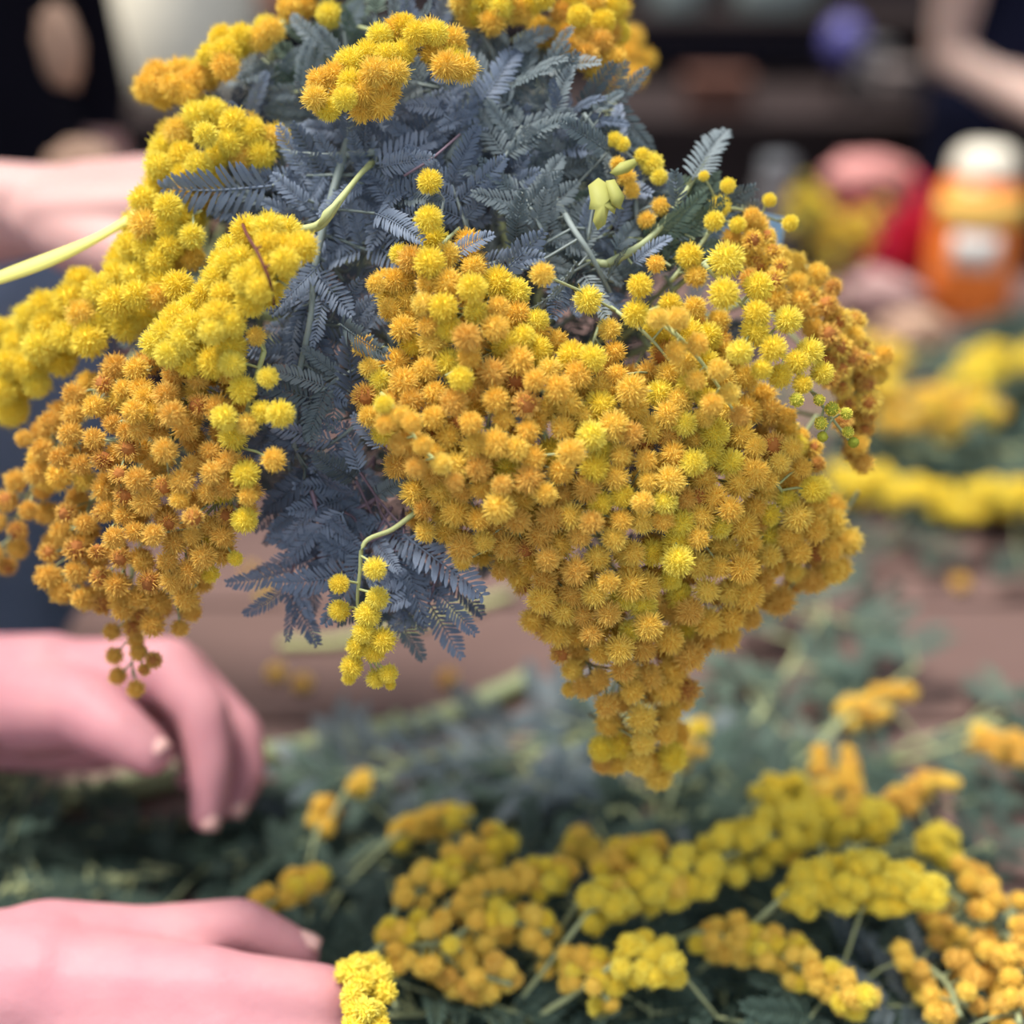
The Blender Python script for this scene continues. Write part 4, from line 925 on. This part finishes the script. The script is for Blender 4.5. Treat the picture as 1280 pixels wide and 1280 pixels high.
mb = MB(); mb.lathe((x2, 2.47, BZ), [(0.035, 0), (0.038, 0.004), (0.048, 0.07), (0.052, 0.072), (0.052, 0.085), (0.046, 0.086)]); mb.out('pot', 'stone_grey', o)
mb = MB()
for i in range(12):
    a = i*0.53; leafy(o, mb, Vector((x2+0.015*math.cos(a), 2.47+0.015*math.sin(a), BZ+0.08)), Vector((math.cos(a)*0.6, math.sin(a)*0.6, 1)), Vector((0, -1, 0.5)), 'broadgreen', 0.08, 0.05, 3)
mb.out('stem', 'stem_green', o)
x3 = (330-640)/F*2.8; o = thing('orange_box', 'salmon orange card box on the raised shelf', 'box', (x3, 2.93, SZ))
mb = MB(); mb.box((x3, 2.93, SZ+0.055), (0.13, 0.10, 0.11)); mb.out('body', 'card_orange', o, False, 0.003)
mb = MB(); mb.box((x3, 2.93, SZ+0.118), (0.136, 0.106, 0.02)); mb.out('lid', 'card_orange', o, False, 0.003)

# ------------------------------------------------------------------ people
ICO = None
def ico_pts():
    global ICO
    if ICO is None:
        bm = bmesh.new(); bmesh.ops.create_icosphere(bm, subdivisions=2, radius=1.0); ICO = [v.co.copy() for v in bm.verts]; bm.free()
    return ICO
def flesh(name, caps, voxel, m, parent, smooth=6):
    """one continuous surface from tapered limbs (a, ra, b, rb); radii may be 3-vectors"""
    V = []; Fc = []
    for (a, ra, b, rb) in caps:
        bm = bmesh.new()
        for c, r in ((a, ra), (b, rb)):
            for q in ico_pts():
                bm.verts.new(Vector(c)+(Vector((q.x*r[0], q.y*r[1], q.z*r[2])) if hasattr(r, '__len__') else q*r))
        h = bmesh.ops.convex_hull(bm, input=bm.verts)
        kill = list({g for g in h['geom_interior']+h['geom_unused'] if isinstance(g, bmesh.types.BMVert)})
        bmesh.ops.delete(bm, geom=kill, context='VERTS')
        bmesh.ops.recalc_face_normals(bm, faces=bm.faces)
        bm.verts.index_update(); o0 = len(V)
        V += [v.co.copy() for v in bm.verts]; Fc += [tuple(o0+v.index for v in f.verts) for f in bm.faces]; bm.free()
    ob = link('tmp', mesh('tmp', V, Fc))
    md = ob.modifiers.new('r', 'REMESH'); md.mode = 'VOXEL'; md.voxel_size = voxel
    ms = ob.modifiers.new('s', 'SMOOTH'); ms.factor = 0.5; ms.iterations = smooth
    dg = bpy.context.evaluated_depsgraph_get(); dg.update()
    me = bpy.data.meshes.new_from_object(ob.evaluated_get(dg)); bpy.data.objects.remove(ob)
    me.name = name
    if parent is not None: me.transform(Matrix.Translation(-parent.location))
    me.shade_smooth(); me.materials.clear()
    return link(name, me, parent, m)
def nail(parent, tip, prev, up, size=0.0055):
    d = (tip-prev).normalized(); n = (up-d*up.dot(d)).normalized(); s = d.cross(n); c = tip+d*0.001; V = []; Fc = []
    for i in range(5):
        for j in range(5):
            u = (i/4-0.5)*2; v = (j/4-0.5)*2; k = 1-0.12*v*v*u
            V.append(c+d*(u*size*0.95*(1-0.12*v*v))+s*(v*size*0.80)+n*(size*(1.36-0.40*v*v-0.15*max(0, u)**2)))
    for i in range(4):
        for j in range(4): Fc.append((i*5+j, i*5+j+1, i*5+j+6, i*5+j+5))
    o = part('fingernail', V, Fc, 'nail', parent); md = o.modifiers.new('t', 'SOLIDIFY'); md.thickness = 0.0006
def torso_caps(pel, yaw, sc=1.0, grow=0.0):
    fx = Vector((math.cos(yaw), math.sin(yaw), 0)); sx = Vector((-math.sin(yaw), math.cos(yaw), 0)); C = []
    Z = Vector((0, 0, 1)); g = grow
    for s in (-1, 1):
        C.append((pel+sx*0.07*s, 0.115+g, pel+sx*0.06*s+Z*0.20*sc, 0.105+g))
        C.append((pel+sx*0.06*s+Z*0.20*sc, 0.105+g, pel+sx*0.085*s+Z*0.38*sc, 0.110+g))
        C.append((pel+sx*0.085*s+Z*0.38*sc, 0.108+g, pel+sx*0.15*s+Z*0.46*sc, 0.062+g))
    C.append((pel+Z*0.44*sc, 0.09+g*0.6, pel+Z*0.53*sc, 0.055+g*0.4))
    return C, fx, sx
def head_caps(pel, fx, sx, sc):
    Z = Vector((0, 0, 1)); h = pel+Z*0.70*sc+fx*0.03; C = []
    C.append((pel+Z*0.46*sc, 0.055, pel+Z*0.60*sc+fx*0.02, 0.052))
    C.append((h-fx*0.015+Z*0.02, 0.086, h+fx*0.02-Z*0.005, 0.076))
    C.append((h+fx*0.03-Z*0.01, 0.062, h+fx*0.055-Z*0.085, 0.034))
    C.append((h+fx*0.098+Z*0.005, 0.008, h+fx*0.112-Z*0.030, 0.013))
    C.append((h+fx*0.088-Z*0.062+sx*0.018, 0.009, h+fx*0.088-Z*0.062-sx*0.018, 0.009))
    for s in (-1, 1):
        C.append((h+sx*0.083*s+Z*0.005, 0.014, h+sx*0.086*s-Z*0.030-fx*0.003, 0.011))
        C.append((h+fx*0.085+sx*0.032*s+Z*0.020, 0.010, h+fx*0.075+sx*0.055*s+Z*0.018, 0.008))
    return C, h
def person(label, pelvis, yaw, sc, arms, hand_caps, skin, top, bottom, sleeve, hair='hair_dark', apron=None, nails=(), fine=0.0022, hand_parts=None):
    """arms: [(shoulder, elbow, wrist, r_wrist)]; sleeve: fraction of the arm under the sleeve (0..2, 1 = elbow)"""
    root = thing('person', label, 'person', (pelvis.x, pelvis.y, 0))
    C, fx, sx = torso_caps(pelvis, yaw, sc); Hc, h = head_caps(pelvis, fx, sx, sc); Z = Vector((0, 0, 1))
    limbs = []; sl = []
    for (s, e, wr, rw) in arms:
        limbs += chain([(s, 0.050), (s.lerp(e, 0.5), 0.045), (e, 0.037), (e.lerp(wr, 0.35), 0.037), (wr, rw)])
        sp = [(s, 0.066), (s.lerp(e, 0.5), 0.058)]
        if sleeve >= 1: sp += [(e, 0.050)]
        if sleeve > 1: sp += [(e.lerp(wr, sleeve-1), max(rw+0.010, 0.036))]
        sl += chain(sp)
    for s in (-1, 1):
        hip = pelvis+sx*0.09*s-Z*0.02; kn = Vector((hip.x, hip.y, 0.48))+fx*0.02; an = Vector((hip.x, hip.y, 0.09))
        limbs += chain([(hip, 0.085), (kn, 0.055), (an, 0.040)])
    body = flesh('body', C+Hc+limbs, 0.008, skin, root, 4)
    if hand_caps:
        hands = flesh('hands', hand_caps, fine, skin, root, 16)
        # one continuous figure: the finely built hands are merged into the body mesh
        bm = bmesh.new(); bm.from_mesh(body.data); bm.from_mesh(hands.data); bm.to_mesh(body.data); bm.free(); bpy.data.objects.remove(hands)
        body.data.shade_smooth()
    Tc, _, _ = torso_caps(pelvis, yaw, sc, 0.014); flesh('shirt', Tc[:6]+[(Tc[6][0], Tc[6][1], Tc[6][0]+Z*0.02, 0.08)]+sl, 0.009, top, root, 5)
    tr = []
    for s in (-1, 1):
        hip = pelvis+sx*0.09*s-Z*0.02; kn = Vector((hip.x, hip.y, 0.48))+fx*0.02; an = Vector((hip.x, hip.y, 0.10))
        tr += chain([(hip+Z*0.06, 0.118), (hip, 0.112), (kn, 0.076), (an, 0.066)])
    flesh('trousers', tr, 0.010, bottom, root, 4)
    for s in (-1, 1):
        an = pelvis+sx*0.09*s; an.z = 0.05
        flesh('shoe', chain([(an-fx*0.03, 0.047), (an+fx*0.08-Z*0.010, 0.040), (an+fx*0.16-Z*0.014, 0.034)]), 0.006, 'shoe', root, 3)
        o = MB(); o.lathe(h+fx*0.083+sx*0.032*s+Z*0.004, [(0.001, -0.011), (0.008, -0.008), (0.0115, 0), (0.008, 0.008), (0.001, 0.011)], 12); ey = o.out('eye', 'eye_white', root)
        o = MB(); o.lathe(h+fx*0.0925+sx*0.032*s+Z*0.004, [(0.0005, -0.005), (0.004, -0.003), (0.005, 0), (0.004, 0.003), (0.0005, 0.005)], 10); o.out('iris', 'eye_dark', ey)
    flesh('hair', [(h-fx*0.030+Z*0.035, 0.090, h+fx*0.005+Z*0.045, 0.084), (h-fx*0.05-Z*0.02, 0.072, h-fx*0.05-Z*0.06, 0.050)], 0.006, hair, root, 4)
    if apron:
        V = []; Fc = []; n = 13
        for j in range(9):
            z = pelvis.z-0.42+0.50*j/8
            for i in range(n):
                a = -1.05+2.1*i/(n-1); wv = 1.0 if z < pelvis.z+0.12 else 0.62
                V.append(pelvis+fx*((0.165+0.012*math.sin(i*1.3))*math.cos(a*wv*0.8))+sx*(0.16*wv*math.sin(a))+Z*(z-pelvis.z))
        for j in range(8):
            for i in range(n-1): Fc.append((j*n+i, j*n+i+1, (j+1)*n+i+1, (j+1)*n+i))
        o = part('apron', V, Fc, apron, root); md = o.modifiers.new('t', 'SOLIDIFY'); md.thickness = 0.003
    for (t, p_, up, s_) in nails: nail(body, t, p_, up, s_)
    return root, fx, sx, h

def generic_hand(wr, x, dors, thumb, curl=(0.5, 0.7, 0.5), k=1.0, spread=0.12):
    """capsules of a hand: wrist, pointing direction, back-of-hand normal, thumb side"""
    x = Vector(x).normalized(); z = Vector(dors); z = (z-x*z.dot(x)).normalized(); y = z.cross(x)
    if y.dot(Vector(thumb)) < 0: y = -y
    C = []; tips = []
    offs = (0.030, 0.010, -0.010, -0.029); lens = ((.043, .026, .022), (.047, .030, .023), (.043, .028, .022), (.034, .020, .019)); rr = (.0098, .0100, .0094, .0082); pl = (.088, .090, .084, .076)
    for i in range(4):
        kn = wr+(x*pl[i]+y*offs[i])*k; C.append((wr+y*offs[i]*0.55*k+x*0.012*k, 0.019*k, kn, 0.0135*k))
        p = kn; a = 0.0; r = rr[i]*k*1.12; d0 = (x+y*(offs[i]/0.03)*spread).normalized()
        for j in range(3):
            a += curl[j]; d = d0*math.cos(a)-z*math.sin(a); q = p+d*lens[i][j]*k; r2 = r*0.90; C.append((p, r, q, r2)); pp_ = p; p = q; r = r2
        tips.append((p, pp_, (z*math.cos(a)+d0*math.sin(a))))
    C.append((wr+x*0.045*k, 0.018*k, wr+x*0.075*k-z*0.003, 0.016*k))
    t0 = wr+(x*0.018+y*0.026-z*0.010)*k; t1 = wr+(x*0.050+y*0.050-z*0.020)*k; t2 = wr+(x*0.080+y*0.050-z*0.036)*k; t3 = wr+(x*0.100+y*0.036-z*0.046)*k
    C += [(t0, 0.018*k, t1, 0.0135*k), (t1, 0.0135*k, t2, 0.0112*k), (t2, 0.0112*k, t3, 0.0090*k)]
    C.append((wr-x*0.03, 0.026*k, wr+x*0.012, 0.023*k))
    return C, tips

# the worker whose two hands sort the sprays
eA = Vector((-0.52, 0.64, 1.02)); eB = Vector((-0.50, 0.33, 1.00))
hA += [(wA, 0.030, wA.lerp(eA, 0.45), 0.033)]; hB += [(wB, 0.031, wB.lerp(eB, 0.45), 0.034)]
person('person in pale sleeves sorting cut sprays with both bare hands', Vector((-0.64, 0.50, 0.93)), 0.0, 1.0,
       [(Vector((-0.63, 0.67, 1.36)), eA, wA, 0.029), (Vector((-0.63, 0.33, 1.36)), eB, wB, 0.030)], hA+hB, 'skin', 'cloth_pale', 'cloth_navy', 1.62,
       nails=[(P(188, 942, 0.575), P(152, 918, 0.580), UP*0.8+RIGHT*0.7-FWD*0.5, 0.0068), (P(259, 1020, 0.588), P(264, 962, 0.592), RIGHT*0.6-FWD*0.9, 0.0055), (P(292, 1004, 0.612), P(307, 968, 0.618), RIGHT*0.9-FWD*0.5+UP*0.2, 0.0055), (P(372, 1190, 0.524), P(298, 1166, 0.520), UP-FWD*0.2, 0.0065)])

# the person in black who holds the bouquet
def fist(C, a, x, rho=0.0235):
    """a hand closed round a bundle: C a point of its axis, a its direction on the thumb side, x where the knuckles point"""
    a = a.normalized(); x = (x-a*x.dot(a)).normalized(); z = x.cross(a)
    if z.z < 0: z = -z
    at = lambda o, deg, r=rho: C+a*o+(x*math.cos(math.radians(deg))+z*math.sin(math.radians(deg)))*r
    C_ = []; wr = C-x*0.098+z*0.010-a*0.004
    for o, rf, last in ((0.030, 0.0100, -118), (0.0105, 0.0103, -126), (-0.009, 0.0098, -122), (-0.027, 0.0086, -108)):
        C_.append((wr+a*o*0.55+x*0.014, 0.020, at(o, 118, rho+0.002), 0.0125))
        ang = [118+(last-118)*i/7 for i in range(8)]
        C_ += chain([(at(o, g_, rho+0.002*(g_ > 60)), rf*(1.15-0.30*i/7)) for i, g_ in enumerate(ang)])
    C_ += chain([(wr+a*0.022+x*0.020-z*0.004, 0.018), (at(0.047, 176, 0.034), 0.0140), (at(0.047, 218, 0.0265), 0.0115), (at(0.044, 262, 0.026), 0.0095)])
    C_.append((wr-x*0.03, 0.024, wr+x*0.014, 0.022))
    return C_, wr
HC, wr1 = fist(G, -AX, RIGHT); e1 = Vector((-0.45, 0.735, 1.085))
wr2 = Vector((-0.35, 1.16, 0.90)); e2 = Vector((-0.385, 1.24, 1.10)); HC2, tips2 = generic_hand(wr2, Vector((0.05, -0.35, -1)), RIGHT, -FWD, (0.2, 0.3, 0.3), 0.92)
HC += HC2+[(wr1, 0.022, wr1.lerp(e1, 0.5), 0.026), (wr2, 0.023, wr2.lerp(e2, 0.4), 0.027)]
hold, hfx, hsx, hh = person('person in black shirt and slate waist apron holding the bouquet', Vector((-0.50, 1.03, 0.95)), -0.75, 1.0,
       [(Vector((-0.61, 0.905, 1.38)), e1, wr1, 0.023), (Vector((-0.40, 1.14, 1.38)), e2, wr2, 0.025)], HC, 'skin_tan', 'cloth_black', 'cloth_black', 1.2, apron='cloth_slate')
lump('pouch', 'paper_tan', hold, P(104, 212, 0.905), (0.026, 0.016, 0.020), 4, 0.06)
lump('pocket_cloth', 'paper_tan', hold, P(76, 58, 0.895), (0.015, 0.010, 0.027), 9, 0.08)

# the person across the table, bare armed
shR = Vector((0.62, 1.98, 1.36)); eR = P(1192, 72, 1.92); wR = P(1330, 150, 1.80)
shL = Vector((1.00, 2.02, 1.36)); eL = Vector((1.06, 1.86, 1.10)); wL = Vector((0.90, 1.68, 1.00))
H3, t3 = generic_hand(wR, (wR-eR), UP, -FWD, (0.3, 0.5, 0.3)); H4, t4 = generic_hand(wL, (wL-eL), UP, RIGHT, (0.3, 0.5, 0.3))
person('bare-armed person in navy standing behind the table', Vector((0.80, 2.02, 0.94)), -1.57, 1.0, [(shR, eR, wR, 0.027), (shL, eL, wL, 0.027)], H3+H4, 'skin_back', 'cloth_navy', 'cloth_navy', 0, fine=0.004)
